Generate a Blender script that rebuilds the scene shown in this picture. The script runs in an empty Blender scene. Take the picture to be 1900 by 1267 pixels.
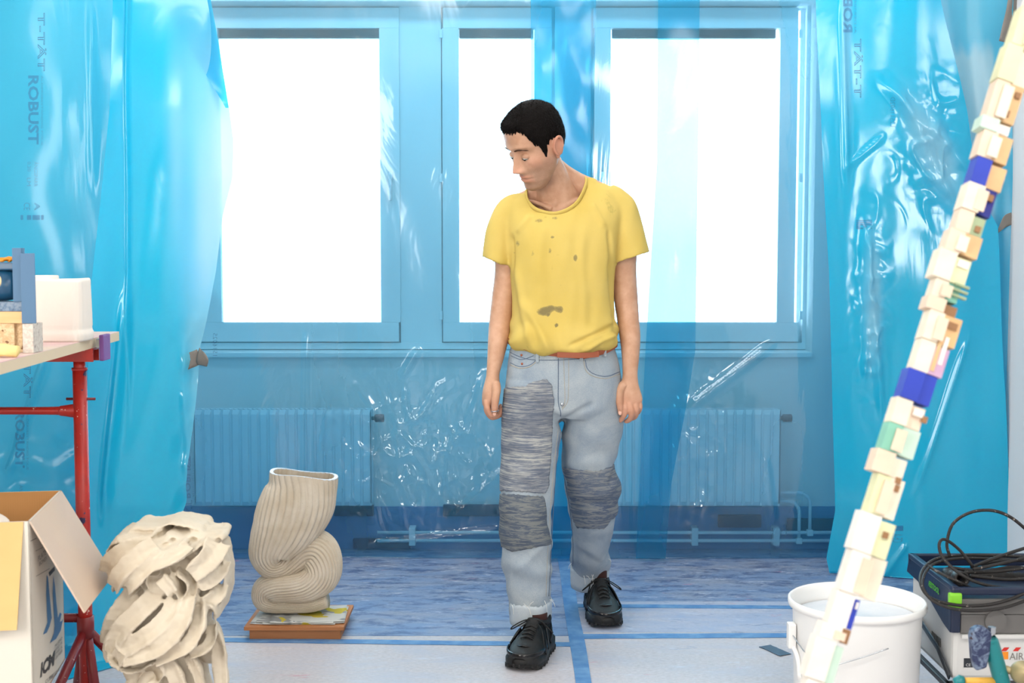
import bpy, bmesh, math, random
import numpy as np
from mathutils import Vector, Matrix

sc = bpy.context.scene
# ------------------------------------------------------------------ camera
F, CAMH, PITCH = 2400.0, 1.29, math.radians(4.0)
cam_d = bpy.data.cameras.new('camera'); cam = bpy.data.objects.new('camera', cam_d)
sc.collection.objects.link(cam); sc.camera = cam
cam.location = (0, 0, CAMH); cam.rotation_euler = (math.radians(90) - PITCH, 0, 0)
cam_d.sensor_width = 36; cam_d.lens = 36 * F / 1900
cam_d.dof.use_dof = True; cam_d.dof.focus_distance = 4.2; cam_d.dof.aperture_fstop = 6.3
cam_d.clip_start = 0.05
# ------------------------------------------------------------------ world: bright overcast sky
w = bpy.data.worlds.new('overcast_sky'); sc.world = w; w.use_nodes = True
wn = w.node_tree; bg = wn.nodes['Background']
tc = wn.nodes.new('ShaderNodeTexCoord'); sx = wn.nodes.new('ShaderNodeSeparateXYZ'); cr = wn.nodes.new('ShaderNodeValToRGB')
wn.links.new(tc.outputs['Generated'], sx.inputs[0]); wn.links.new(sx.outputs['Z'], cr.inputs[0]); wn.links.new(cr.outputs[0], bg.inputs[0])
cr.color_ramp.elements[0].position = 0.0; cr.color_ramp.elements[0].color = (.62, .72, .85, 1)
cr.color_ramp.elements[1].position = 0.06; cr.color_ramp.elements[1].color = (1, 1, 1, 1)
bg.inputs[1].default_value = 16.0
# ------------------------------------------------------------------ lamps of the studio (behind and above the photographer) and an added wall light
def area(name, loc, target, sx_, sy_, power, col=(1, 1, 1)):
    d = bpy.data.lights.new(name, 'AREA'); d.shape = 'RECTANGLE'; d.size = sx_; d.size_y = sy_; d.energy = power; d.color = col
    o = bpy.data.objects.new(name, d); sc.collection.objects.link(o); o.location = loc
    o.rotation_euler = (Vector(target) - Vector(loc)).to_track_quat('-Z', 'Y').to_euler(); return o
area('studio_daylight', (-2.45, 0.9, 1.75), (0.3, 4.2, 0.9), 2.2, 1.7, 105, (1, .95, .88))
area('studio_fill', (0.28, -1.7, 1.55), (0.2, 4.2, 1.0), .9, .9, 42, (1, .94, .86))
area('ceiling_lamp_near', (0.95, 0.6, 2.74), (0.6, 1.2, 0), 1.4, .9, 48, (1, .95, .88))
area('ceiling_lamp_tube', (-0.2, 3.3, 2.74), (-0.2, 3.4, 0), 1.6, .5, 20, (1, .96, .9))
area('added_wall_light', (-0.3, 4.75, 2.76), (-0.3, 5.6, 1.0), 3.4, .22, 40, (1, .97, .93))  # unseen light added below the ceiling to brighten the back wall
pt = area('window_portal', (-0.35, 5.80, 1.6), (-0.35, 0, 1.6), 3.4, 1.6, 1); pt.data.cycles.is_portal = True
vs = sc.view_settings; vs.view_transform = 'Standard'; vs.look = 'None'; vs.gamma = 1.0; vs.use_curve_mapping = False; vs.exposure = 0.0
cy = sc.cycles; cy.max_bounces = 10; cy.transparent_max_bounces = 16; cy.diffuse_bounces = 4; cy.glossy_bounces = 3; cy.transmission_bounces = 6
cy.use_denoising = True; cy.caustics_reflective = False; cy.caustics_refractive = False; cy.sample_clamp_indirect = 6.0

# ------------------------------------------------------------------ helpers
rnd = random.Random(7); rng = np.random.default_rng(5)
CT, ST = math.cos(PITCH), math.sin(PITCH)
def W(px, py, Y):
    a, b = (px - 950) / F, -(py - 633.5) / F
    dx, dy, dz = a, CT + b * ST, -ST + b * CT
    t = Y / dy
    return np.array([dx * t, Y, CAMH + dz * t])
def Wn(px, py, Y):
    px, py, Y = np.broadcast_arrays(np.asarray(px, float), np.asarray(py, float), np.asarray(Y, float))
    a, b = (px - 950) / F, -(py - 633.5) / F
    t = Y / (CT + b * ST)
    return np.stack([a * t, Y, CAMH + (-ST + b * CT) * t], -1)
def G(px, py):                                       # the floor point seen at a pixel
    a, b = (px - 950) / F, -(py - 633.5) / F
    t = -CAMH / (-ST + b * CT)
    return np.array([a * t, (CT + b * ST) * t, 0.0])
def smooth_noise(P, scale, seed, n=10):              # cheap band-limited noise, about -1..1
    r = np.random.default_rng(seed)
    d = r.normal(size=(n, 3)); d /= np.linalg.norm(d, axis=1)[:, None]
    f = scale * r.uniform(.6, 1.7, n); ph = r.uniform(0, 6.28, n)
    return np.sin(P @ (d * f[:, None]).T * 6.283 + ph).sum(1) / math.sqrt(n) * .8
def sstep(a, b, x):
    t = np.clip((x - a) / (b - a), 0, 1); return t * t * (3 - 2 * t)
def curve_pts(ctrl, n):                              # Catmull-Rom through rows of ctrl
    c = np.asarray(ctrl, float); m = len(c)
    p = np.vstack([2 * c[0] - c[1], c, 2 * c[-1] - c[-2]])
    t = np.linspace(0, m - 1, n); i = np.minimum(t.astype(int), m - 2); u = (t - i)[:, None]
    p0, p1, p2, p3 = p[i], p[i + 1], p[i + 2], p[i + 3]
    return .5 * (2 * p1 + (p2 - p0) * u + (2 * p0 - 5 * p1 + 4 * p2 - p3) * u ** 2 + (3 * p1 - p0 - 3 * p2 + p3) * u ** 3)
def tag(o, label=None, cat=None, group=None, kind=None):
    if label: o['label'] = label
    if cat: o['category'] = cat
    if group: o['group'] = group
    if kind: o['kind'] = kind
    return o
def mesh(name, V, Fc, mat=None, parent=None, smooth=False, **kw):
    me = bpy.data.meshes.new(name)
    V = np.asarray(V, float)
    me.from_pydata(V.tolist(), [], [list(map(int, f)) for f in Fc] if not isinstance(Fc, np.ndarray) else Fc.tolist()); me.update()
    if smooth: me.polygons.foreach_set('use_smooth', [True] * len(me.polygons))
    o = bpy.data.objects.new(name, me); sc.collection.objects.link(o)
    if mat: me.materials.append(mat)
    if parent:
        o.parent = parent; w0 = Vector((0, 0, 0)); q = parent
        while q: w0 += Vector(q.location); q = q.parent
        o.location = -w0
    tag(o, **kw)
    return o
def empty(name, loc, **kw):
    o = bpy.data.objects.new(name, None); sc.collection.objects.link(o); o.location = Vector(loc); o.empty_display_size = .05
    tag(o, **kw); return o
class MB:                                            # collects shapes for one mesh
    def __init__(s): s.V = []; s.F = []; s.n = 0
    def add(s, V, Fc):
        V = np.asarray(V, float); s.V.append(V); s.F += [[int(i) + s.n for i in f] for f in Fc]; s.n += len(V); return s
    def obj(s, name, mat, parent=None, smooth=False, **kw):
        return mesh(name, np.vstack(s.V), s.F, mat, parent, smooth, **kw)
def box_vf(c, size, R=None, bevel=0.0):
    bm = bmesh.new(); bmesh.ops.create_cube(bm, size=1)
    for v in bm.verts: v.co = Vector((v.co.x * size[0], v.co.y * size[1], v.co.z * size[2]))
    if bevel > 0: bmesh.ops.bevel(bm, geom=bm.edges[:], offset=bevel, segments=2, affect='EDGES', profile=.6)
    bm.verts.index_update()
    V = np.array([v.co[:] for v in bm.verts]); Fc = [[v.index for v in f.verts] for f in bm.faces]; bm.free()
    if R is not None: V = V @ np.array(R).T
    return V + np.asarray(c), Fc
def box(name, lo, hi, mat, parent=None, bevel=0.0, **kw):
    lo, hi = np.asarray(lo, float), np.asarray(hi, float)
    V, Fc = box_vf((lo + hi) / 2, hi - lo, None, bevel); return mesh(name, V, Fc, mat, parent, False, **kw)
def frames(P, up0=(0, 0, 1)):
    P = np.asarray(P); T = np.gradient(P, axis=0); T /= np.linalg.norm(T, axis=1)[:, None] + 1e-12
    u = np.asarray(up0, float); u = u - T[0] * (u @ T[0])
    if np.linalg.norm(u) < 1e-3: u = np.array([1., 0, 0]); u -= T[0] * (u @ T[0])
    u /= np.linalg.norm(u); U = [u]
    for i in range(1, len(P)):
        u = U[-1] - T[i] * (U[-1] @ T[i]); u /= np.linalg.norm(u) + 1e-12; U.append(u)
    U = np.array(U); S = np.cross(T, U); return T, U, S
def tube_vf(P, r, n=12, cap=True, sec=None, up0=(0, 0, 1)):
    """sweep; r scalar / (m,) / (m,2); sec = optional (n,2) section"""
    P = np.asarray(P, float); m = len(P); T, U, S = frames(P, up0)
    r = np.asarray(r, float)
    if r.ndim == 0: r = np.full((m, 2), float(r))
    elif r.ndim == 1: r = np.stack([r, r], 1) if len(r) == m else np.tile(r, (m, 1))
    if sec is None:
        a = np.arange(n) * 2 * math.pi / n; sec = np.stack([np.cos(a), np.sin(a)], 1)
    n = len(sec)
    V = P[:, None, :] + U[:, None, :] * (sec[None, :, 0:1] * r[:, None, 0:1]) + S[:, None, :] * (sec[None, :, 1:2] * r[:, None, 1:2])
    V = V.reshape(-1, 3); Fc = []
    for i in range(m - 1):
        for j in range(n):
            k = (j + 1) % n; Fc.append([i * n + j, i * n + k, (i + 1) * n + k, (i + 1) * n + j])
    if cap: Fc.append(list(range(n))[::-1]); Fc.append([(m - 1) * n + j for j in range(n)])
    return V, Fc
def tube(name, P, r, mat, parent=None, n=12, smooth=True, **kw):
    V, Fc = tube_vf(P, r, n); return mesh(name, V, Fc, mat, parent, smooth, **kw)
def lathe_vf(prof, n=48, c=(0, 0, 0)):
    prof = np.asarray(prof, float); m = len(prof); a = np.arange(n) * 2 * math.pi / n
    V = np.stack([prof[:, 0:1] * np.cos(a), prof[:, 0:1] * np.sin(a), np.repeat(prof[:, 1:2], n, 1)], -1).reshape(-1, 3) + np.asarray(c)
    return V, [[i * n + j, i * n + (j + 1) % n, (i + 1) * n + (j + 1) % n, (i + 1) * n + j] for i in range(m - 1) for j in range(n)]
def grid_faces(nu, nv):                              # verts indexed v*nu+u
    i = np.arange(nu - 1)[None, :] + np.arange(nv - 1)[:, None] * nu; i = i.reshape(-1)
    return np.stack([i, i + 1, i + nu + 1, i + nu], 1)
def prism_vf(poly, origin, ax, ay, t):               # polygon (2d) extruded t along ax x ay
    ax, ay = np.asarray(ax, float), np.asarray(ay, float); nrm = np.cross(ax, ay); nrm /= np.linalg.norm(nrm)
    A = np.array([np.asarray(origin) + ax * p[0] + ay * p[1] for p in poly]); n = len(A)
    V = np.vstack([A, A + nrm * t])
    return V, [list(range(n))[::-1], [n + i for i in range(n)]] + [[i, (i + 1) % n, n + (i + 1) % n, n + i] for i in range(n)]
def union_remesh(parts, voxel, smooth_it=0):         # voxel union of closed meshes -> arrays
    mb = MB()
    for V, Fc in parts: mb.add(V, Fc)
    o = mb.obj('tmp', None)
    m = o.modifiers.new('r', 'REMESH'); m.mode = 'VOXEL'; m.voxel_size = voxel; m.use_smooth_shade = True
    if smooth_it:
        s = o.modifiers.new('s', 'SMOOTH'); s.factor = .5; s.iterations = smooth_it
    dg = bpy.context.evaluated_depsgraph_get(); e = o.evaluated_get(dg); me = e.to_mesh()
    V = np.empty(len(me.vertices) * 3); me.vertices.foreach_get('co', V); V = V.reshape(-1, 3)
    Fc = np.empty(len(me.loops), int); me.loops.foreach_get('vertex_index', Fc)
    tot = np.empty(len(me.polygons), int); me.polygons.foreach_get('loop_total', tot)
    Fc = Fc.reshape(-1, 4) if (tot == 4).all() else [list(p.vertices) for p in me.polygons]
    e.to_mesh_clear(); d = o.data; bpy.data.objects.remove(o); bpy.data.meshes.remove(d)
    return V, Fc
def lap(V, Fc, mask, it, lam=.5):                      # masked smoothing of a quad mesh
    Fc = np.asarray(Fc); E = np.vstack([Fc[:, [k, (k + 1) % 4]] for k in range(4)]); n = len(V); cnt = np.bincount(E.ravel(), minlength=n)[:, None]
    for _ in range(it):
        S = np.stack([np.bincount(E[:, 0], V[E[:, 1], k], n) + np.bincount(E[:, 1], V[E[:, 0], k], n) for k in range(3)], 1)
        V = V + (S / np.maximum(cnt, 1) - V) * (lam * mask)[:, None]
    return V
def smooth_border(V, Fc, it=6):                       # rounds a stepped open edge
    Fc = np.asarray(Fc); E = np.sort(np.vstack([Fc[:, [k, (k + 1) % 4]] for k in range(4)]), 1); u, c = np.unique(E, axis=0, return_counts=True); B = u[c == 1]; n = len(V)
    cnt = np.bincount(B.ravel(), minlength=n)
    for _ in range(it):
        S = np.stack([np.bincount(B[:, 0], V[B[:, 1], k], n) + np.bincount(B[:, 1], V[B[:, 0], k], n) for k in range(3)], 1)
        m_ = cnt > 0; V = V.copy(); V[m_] += (S[m_] / cnt[m_][:, None] - V[m_]) * .6
    return V
def vnormals(V, Fc):
    Fc = np.asarray(Fc); a, b, c, d = (V[Fc[:, k]] for k in range(4)); fn = np.cross(c - a, d - b)
    N = np.zeros_like(V)
    for k in range(4): np.add.at(N, Fc[:, k], fn)
    return N / (np.linalg.norm(N, axis=1)[:, None] + 1e-12)

# ------------------------------------------------------------------ materials
def srgb(r, g, b):
    f = lambda c: (c / 255 / 12.92) if c / 255 <= .04045 else ((c / 255 + .055) / 1.055) ** 2.4
    return (f(r), f(g), f(b), 1)
class Mat:
    def __init__(s, name, col=(.8, .8, .8, 1), rough=.6, metal=0.0, **kw):
        s.m = bpy.data.materials.new(name); s.m.use_nodes = True; s.t = s.m.node_tree; s.b = s.t.nodes['Principled BSDF']
        s.b.inputs['Base Color'].default_value = col; s.b.inputs['Roughness'].default_value = rough; s.b.inputs['Metallic'].default_value = metal
        for k, v in kw.items(): s.b.inputs[k.replace('_', ' ')].default_value = v
    def n(s, t, **kw):
        x = s.t.nodes.new(t)
        for k, v in kw.items():
            if k in x.inputs: x.inputs[k].default_value = v
            else: setattr(x, k, v)
        return x
    def l(s, a, b): s.t.links.new(a, b)
    def coord(s, scale=(1, 1, 1), rot=(0, 0, 0), loc=(0, 0, 0)):
        c = s.n('ShaderNodeTexCoord'); mp = s.n('ShaderNodeMapping'); s.l(c.outputs['Object'], mp.inputs[0])
        mp.inputs['Scale'].default_value = scale; mp.inputs['Rotation'].default_value = rot; mp.inputs['Location'].default_value = loc
        return mp.outputs[0]
    def noise(s, scale, detail=4, vec=None, rough=.55, dist=0):
        x = s.n('ShaderNodeTexNoise', Scale=scale, Detail=detail, Roughness=rough, Distortion=dist)
        s.l(vec or s.coord(), x.inputs['Vector']); return x.outputs['Fac']
    def ramp(s, fac, stops, interp='LINEAR'):
        r = s.n('ShaderNodeValToRGB'); e = r.color_ramp.elements; r.color_ramp.interpolation = interp
        while len(e) < len(stops): e.new(.5)
        for k, (p, c) in enumerate(stops): e[k].position = p; e[k].color = c if len(c) == 4 else (*c, 1)
        s.l(fac, r.inputs[0]); return r.outputs[0]
    def math(s, op, a, b=0.0, clamp=False):
        x = s.n('ShaderNodeMath', operation=op, use_clamp=clamp)
        for i, v in enumerate((a, b)):
            if isinstance(v, (int, float)): x.inputs[i].default_value = v
            else: s.l(v, x.inputs[i])
        return x.outputs[0]
    def mix(s, fac, a, b, mode='MIX'):
        x = s.n('ShaderNodeMix', data_type='RGBA', blend_type=mode)
        for i, v in ((0, fac), (6, a), (7, b)):
            if isinstance(v, (int, float)): x.inputs[i].default_value = v
            elif isinstance(v, tuple): x.inputs[i].default_value = v
            else: s.l(v, x.inputs[i])
        return x.outputs[2]
    def color(s, out): s.l(out, s.b.inputs['Base Color']); return s
    def bump(s, fac, strength=.3, dist=.01):
        x = s.n('ShaderNodeBump', Strength=strength, Distance=dist); s.l(fac, x.inputs['Height']); s.l(x.outputs[0], s.b.inputs['Normal']); return s
BLK, WHT = (0, 0, 0, 1), (1, 1, 1, 1)
# ================================================================== room shell
YB = 5.55; XL, XR, ZC, YF = -2.6, 1.93, 2.8, -2.4
m = Mat('wall_paint', srgb(222, 224, 226), .7); m.bump(m.noise(60, 3), .08, .002); M_wall = m.m
m = Mat('ceiling_paint', srgb(236, 236, 234), .8); m.bump(m.noise(40, 3), .06, .002); M_ceil = m.m
m = Mat('grey_skirting', srgb(96, 128, 172), .6); m.bump(m.noise(30, 3), .1, .002); M_skirt = m.m
m = Mat('window_paint', srgb(226, 232, 236), .45); M_win = m.m
m = Mat('slab', srgb(120, 120, 125), .8); M_slab = m.m
def struct(o): o['kind'] = 'structure'; return o
struct(box('floor', (XL - .15, YF - .15, -.12), (XR + .15, YB + .3, -.012), M_slab))
floor = bpy.data.objects['floor']
struct(box('ceiling', (XL - .15, YF - .15, ZC), (XR + .15, YB + .3, ZC + .1), M_ceil))
struct(box('wall_left', (XL - .12, YF - .12, -.01), (XL, YB + .28, ZC), M_wall))
struct(box('wall_right', (XR, YF - .12, -.01), (XR + .12, YB + .28, ZC), M_wall))
struct(box('wall_front', (XL, YF - .12, -.01), (XR, YF, ZC), M_wall))
ox0, ox1 = W(330, 400, YB)[0], W(1509, 500, YB)[0]
oz0, oz1 = W(950, 655, YB)[2], W(950, 2, YB)[2]
mb = MB()
for lo, hi in (((XL, YB, -.01), (ox0, YB + .28, ZC)), ((ox1, YB, -.01), (XR, YB + .28, ZC)), ((ox0, YB, -.01), (ox1, YB + .28, oz0)), ((ox0, YB, oz1), (ox1, YB + .28, ZC))):
    lo, hi = np.array(lo), np.array(hi); mb.add(*box_vf((lo + hi) / 2, hi - lo))
wb = struct(mb.obj('wall_back', M_wall))
struct(box('baseboard_back', (XL, YB - .012, 0), (XR, YB, W(950, 939, YB)[2]), M_skirt))
# window sill board
box('sill', (ox0 - .0, YB - .02, oz0 - .018), (ox1 + .0, YB + .16, oz0 + .004), M_win, wb, .004)
# windows: fixed frame, posts, sashes
YW = YB + .13
m = Mat('window_glass', (.95, .98, 1, 1), .02, Transmission_Weight=1.0, IOR=1.02); M_glass = m.m
m = Mat('blind_slat_grey', srgb(120, 140, 150), .5); M_blind = m.m
m = Mat('chrome', srgb(190, 195, 200), .25, 1.0); M_chrome = m.m
m = Mat('dark_metal', srgb(40, 45, 52), .5); M_dark = m.m
def rect(parent, name, px0, py0, px1, py1, Y, t, mat, bevel=.002, **kw):
    a, b = W(px0, py1, Y), W(px1, py0, Y)
    return box(name, (a[0], Y, a[2]), (b[0], Y + t, b[2]), mat, parent, bevel, **kw)
def window(i, s0, s1, g0, g1, hinge, handle):
    top, bot, gt, gb = 14, 634, 52, 598
    e = struct(empty('window_%d' % i, W((s0 + s1) / 2, 655, YW)))
    rect(e, 'sash', s0, top, s1, gt, YW - .02, .05, M_win); rect(e, 'sash', s0, gb, s1, bot, YW - .02, .05, M_win)
    rect(e, 'sash', s0, gt, g0, gb, YW - .02, .05, M_win); rect(e, 'sash', g1, gt, s1, gb, YW - .02, .05, M_win)
    rect(e, 'pane', g0, gt, g1, gb, YW + .005, .006, M_glass, 0)
    b = rect(e, 'blind_cassette', g0 + 1, gt + 1, g1 - 1, 71, YW + .02, .03, M_blind, .003)
    for k in range(3): rect(e, 'blind_slat', g0 + 3, 66 + 2.2 * k, g1 - 3, 67.2 + 2.2 * k, YW + .016, .03, M_blind, 0)
    for y in (62, 330, 585): rect(e, 'hinge', hinge - 3, y - 8, hinge + 3, y + 8, YW - .034, .014, M_win, .002)
    h = rect(e, 'handle', handle - 4, 318, handle + 4, 336, YW - .028, .008, M_chrome, .002)
    rect(e, 'lever', handle - 3, 330, handle + 3, 372, YW - .048, .01, M_chrome, .003)
window(1, 352, 740, 403, 707, 345, 724)
window(2, 822, 1024, 851, 991, 818, 1008)
window(3, 1101, 1482, 1134, 1441, 1487, 1118)
def trim(name, *a): return struct(rect(None, name, *a))
trim('trim_1', 744, 8, 818, 640, YW - .005, .06, M_win)
trim('trim_2', 1028, 8, 1097, 640, YW - .005, .06, M_win)
trim('trim_3', 1488, 0, 1505, 640, YW - .005, .06, M_win)
trim('trim_6', 735, 0, 827, 650, YW + .03, .05, M_win); trim('trim_7', 1018, 0, 1108, 650, YW + .03, .05, M_win); trim('trim_8', 1476, 0, 1512, 650, YW + .03, .05, M_win); trim('trim_9', 320, 0, 360, 650, YW + .03, .05, M_win)
trim('trim_10', 320, 620, 1512, 662, YW + .031, .05, M_win); trim('trim_11', 320, -10, 1512, 20, YW + .031, .05, M_win)
trim('trim_4', 330, -5, 1505, 10, YW - .01, .06, M_win)
trim('trim_5', 330, 636, 1505, 648, YW - .01, .06, M_win)
# dark strips along the wall foot
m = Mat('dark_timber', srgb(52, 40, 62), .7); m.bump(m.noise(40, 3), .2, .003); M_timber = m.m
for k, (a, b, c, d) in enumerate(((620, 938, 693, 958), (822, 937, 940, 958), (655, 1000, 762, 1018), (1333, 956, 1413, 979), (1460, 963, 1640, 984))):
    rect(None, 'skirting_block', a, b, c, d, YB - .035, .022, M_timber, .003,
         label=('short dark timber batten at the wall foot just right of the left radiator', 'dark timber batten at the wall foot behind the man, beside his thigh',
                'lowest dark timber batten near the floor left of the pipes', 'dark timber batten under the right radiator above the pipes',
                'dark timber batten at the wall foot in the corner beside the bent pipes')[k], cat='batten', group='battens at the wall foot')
# ------------------------------------------------------------------ radiators
m = Mat('radiator_enamel', srgb(216, 224, 232), .4); M_rad = m.m
def radiator(x0p, x1p, label):
    YR = YB - .13; a, b = W(x0p, 938, YR), W(x1p, 760, YR); x0, x1, z0, z1 = a[0], b[0], a[2], b[2]
    e = empty('radiator', ((x0 + x1) / 2, YR + .04, z0), label=label, cat='radiator', group='panel radiators under the windows')
    pitch = .0375; n = int((x1 - x0) / pitch)
    xs = [x0]; ys = [0.0]
    for k in range(n):
        c = x0 + (k + .5) * (x1 - x0) / n; h = (x1 - x0) / n / 2
        xs += [c - h * .86, c - h * .62, c + h * .62, c + h * .86]; ys += [.0, -.009, -.009, 0]
    xs.append(x1); ys.append(0)
    xs, ys = np.array(xs), np.array(ys) + YR
    for nm, off, sgn in (('front_panel', 0, 1), ('rear_panel', .065, 1)):
        V = []; 
        for z in (z0, z0 + .018, z1 - .02, z1):
            k = 1 if z in (z0 + .018, z1 - .02) else 0
            V.append(np.stack([xs, np.where(k, ys, YR) + off, np.full_like(xs, z)], 1))
        V = np.vstack(V); Fc = grid_faces(len(xs), 4)
        V2 = V.copy(); V2[:, 1] = YR + off + .012
        mb = MB().add(V, Fc).add(V2, Fc[:, ::-1]); mb.obj(nm, M_rad, e)
    box('side_cover', (x0, YR, z0 + .01), (x0 + .004, YR + .08, z1 - .004), M_rad, e); box('side_cover', (x1 - .004, YR, z0 + .01), (x1, YR + .08, z1 - .004), M_rad, e)
    g = MB()
    for k in range(int((x1 - x0) / .02)):
        c = x0 + .012 + k * .02; g.add(*box_vf((c, YR + .04, z1 - .004), (.009, .06, .004), Matrix.Rotation(.5, 3, 'Z')))
    tag(g.obj('top_grille', M_rad, e), kind='stuff')
    v = tube('valve', [(x1, YR + .03, z1 - .04), (x1 + .02, YR + .03, z1 - .04)], .008, M_dark, e)
    tube('valve_knob', [(x1 + .012, YR + .03, z1 - .04), (x1 + .016, YR + .03, z1 - .04), (x1 + .05, YR + .03, z1 - .04), (x1 + .053, YR + .03, z1 - .04)], [.012, .017, .017, .013], M_dark, e)
    for xx in (x0 + .12, x1 - .12): box('wall_bracket', (xx - .012, YR + .074, z0 + .05), (xx + .012, YB - .001, z1 - .05), M_rad, e)
    return YR, x1, z0
radiator(362, 688, 'white ribbed panel radiator under the left window, behind the tall ribbed vessel')
YR, rx1, rz0 = radiator(1123, 1449, 'white ribbed panel radiator under the right window, beside the bent pipes')
# ------------------------------------------------------------------ heating pipes
YP = YB - .06
pp = empty('heating_pipes', W(1300, 1003, YP), label='thin pale heating pipes along the wall foot bending up to the right radiator', cat='pipes')
za, zb = W(1300, 988, YP)[2], W(1300, 1003, YP)[2]
xa, xb = W(700, 990, YP)[0], XR - .02
tube('pipe', [(xa, YP, za), (xb, YP, za)], .0075, M_rad, pp); tube('pipe', [(xa, YP, zb), (xb, YP, zb)], .0075, M_rad, pp)
for (pxr, pyt, zt) in ((1503, 914, za), (1483, 930, zb)):
    x = W(pxr, 950, YP)[0]; z = W(pxr, pyt, YP)[2]; P = [(rx1 - .01, YP, z), (x - .05, YP, z)]
    P += [(x - .05 + .05 * math.sin(t), YP, z - .05 + .05 * math.cos(t)) for t in np.linspace(.15, 1.57, 7)] + [(x, YP, zt)]
    tube('riser_pipe', P, .0075, M_rad, pp)
    box('fitting', (x - .013, YP - .013, zt - .013), (x + .013, YP + .013, zt + .013), M_rad, pp, .003)
for px in (765, 1000, 1289, 1440):
    x = W(px, 995, YP)[0]; box('pipe_clip', (x - .014, YP - .012, zb - .02), (x + .014, YB - .01, za + .022), M_rad, pp, .003)
# ------------------------------------------------------------------ floor boards and the blue tape on their joints
def board_mat(name, base, paint, cover, seed, streak=(1, 2.6, 1)):
    m = Mat(name, rough=.42); v = m.coord(streak, loc=(seed, seed * .7, 0))
    n1 = m.noise(2.6, 12, v, .72, .5); n2 = m.noise(7, 12, v, .78, .4); n3 = m.noise(60, 5, v, .7)
    c = m.mix(m.ramp(n3, [(.4, BLK), (.62, WHT)]), base, tuple(x * .80 for x in base[:3]) + (1,))
    c = m.mix(m.ramp(n1, [(cover - .12, BLK), (cover + .10, (.8, .8, .8, 1))]), c, paint[0])
    c = m.mix(m.ramp(n2, [(cover + .02, BLK), (cover + .12, (.75, .75, .75, 1))]), c, paint[1])
    nn = m.noise(9, 10, m.coord(streak, loc=(seed + 9, 3, 0)), .75, .3)
    c = m.mix(m.ramp(nn, [(.56, BLK), (.66, (.6, .6, .6, 1))]), c, srgb(206, 214, 228))
    npk = m.noise(4, 10, m.coord((1, 3.4, 1), loc=(seed + 3, 7, 0)), .7, .4)
    c = m.mix(m.ramp(npk, [(.64, BLK), (.68, (.55, .55, .55, 1))]), c, srgb(206, 120, 150))
    m.color(c); m.bump(n2, .2, .002); return m.m
M_b1 = board_mat('painted_board_blue', srgb(158, 166, 184), (srgb(112, 142, 184), srgb(52, 78, 126)), .47, 1.3)
M_b2 = board_mat('painted_board_pale', srgb(206, 203, 208), (srgb(182, 190, 208), srgb(110, 140, 180)), .60, 5.1)
M_b3 = board_mat('painted_board_mid', srgb(196, 198, 212), (srgb(150, 170, 202), srgb(84, 116, 162)), .53, 8.4)
m = Mat('blue_tape', rough=.5); n = m.noise(14, 6); m.color(m.mix(m.ramp(n, [(.4, BLK), (.7, WHT)]), srgb(74, 124, 178), srgb(118, 160, 200))); m.bump(n, .2, .002); M_tape = m.m
SX = .212
rowsL = [YB, 4.27, 3.05, 1.83, .61, -.61, YF]; rowsR = [YB, 4.70, 4.31, 3.09, 1.87, .65, -.57, YF]
bi = 0
for rows, x0, x1 in ((rowsL, XL, SX), (rowsR, SX, XR)):
    for k in range(len(rows) - 1):
        y1, y0 = rows[k], rows[k + 1]
        mt = M_b1 if (k == 0) else ((M_b3 if (x0 == SX and k == 1) else M_b2))
        segs = [(x0, x1)]
        for (s0, s1) in segs:
            box('floor_board', (s0 + .0015, y0 + .0015, -.012), (s1 - .0015, y1 - .0015, rnd.uniform(-.0006, 0)), mt, floor, .001); bi += 1
def tape_strip(p, q, wd, parent, mat, name='tape_strip', z=.0004, n=40, **kw):
    p, q = np.array(p[:2], float), np.array(q[:2], float); d = (q - p) / np.linalg.norm(q - p); s = np.array([-d[1], d[0]])
    t = np.linspace(0, 1, n)[:, None]; c = p + (q - p) * t
    wa = wd / 2 * (1 + .06 * np.sin(t * 37 + p[0])); wb2 = wd / 2 * (1 + .06 * np.sin(t * 23 + 2))
    L, R_ = c - s * wa, c + s * wb2; zz = np.full((n, 1), z + .0012)
    V = np.vstack([np.hstack([L, zz]), np.hstack([R_, zz]), np.hstack([L, zz * 0 + .0001]), np.hstack([R_, zz * 0 + .0001])]); Fc = []
    for i in range(n - 1): Fc += [[i, i + 1, n + i + 1, n + i][::-1], [i, 2 * n + i, 2 * n + i + 1, i + 1][::-1], [n + i, n + i + 1, 3 * n + i + 1, 3 * n + i][::-1]]
    return mesh(name, V, Fc, mat, parent, False, **kw)
tape_strip((SX, 1.0), (SX + .004, YB - .15), .050, floor, M_tape, z=.0008)
tape_strip(G(300, 1186), G(1062, 1196), .045, floor, M_tape)
tape_strip(G(1070, 1181), G(1640, 1178), .05, floor, M_tape)
tape_strip(G(1058, 1124), G(1640, 1128), .042, floor, M_tape)
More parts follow.
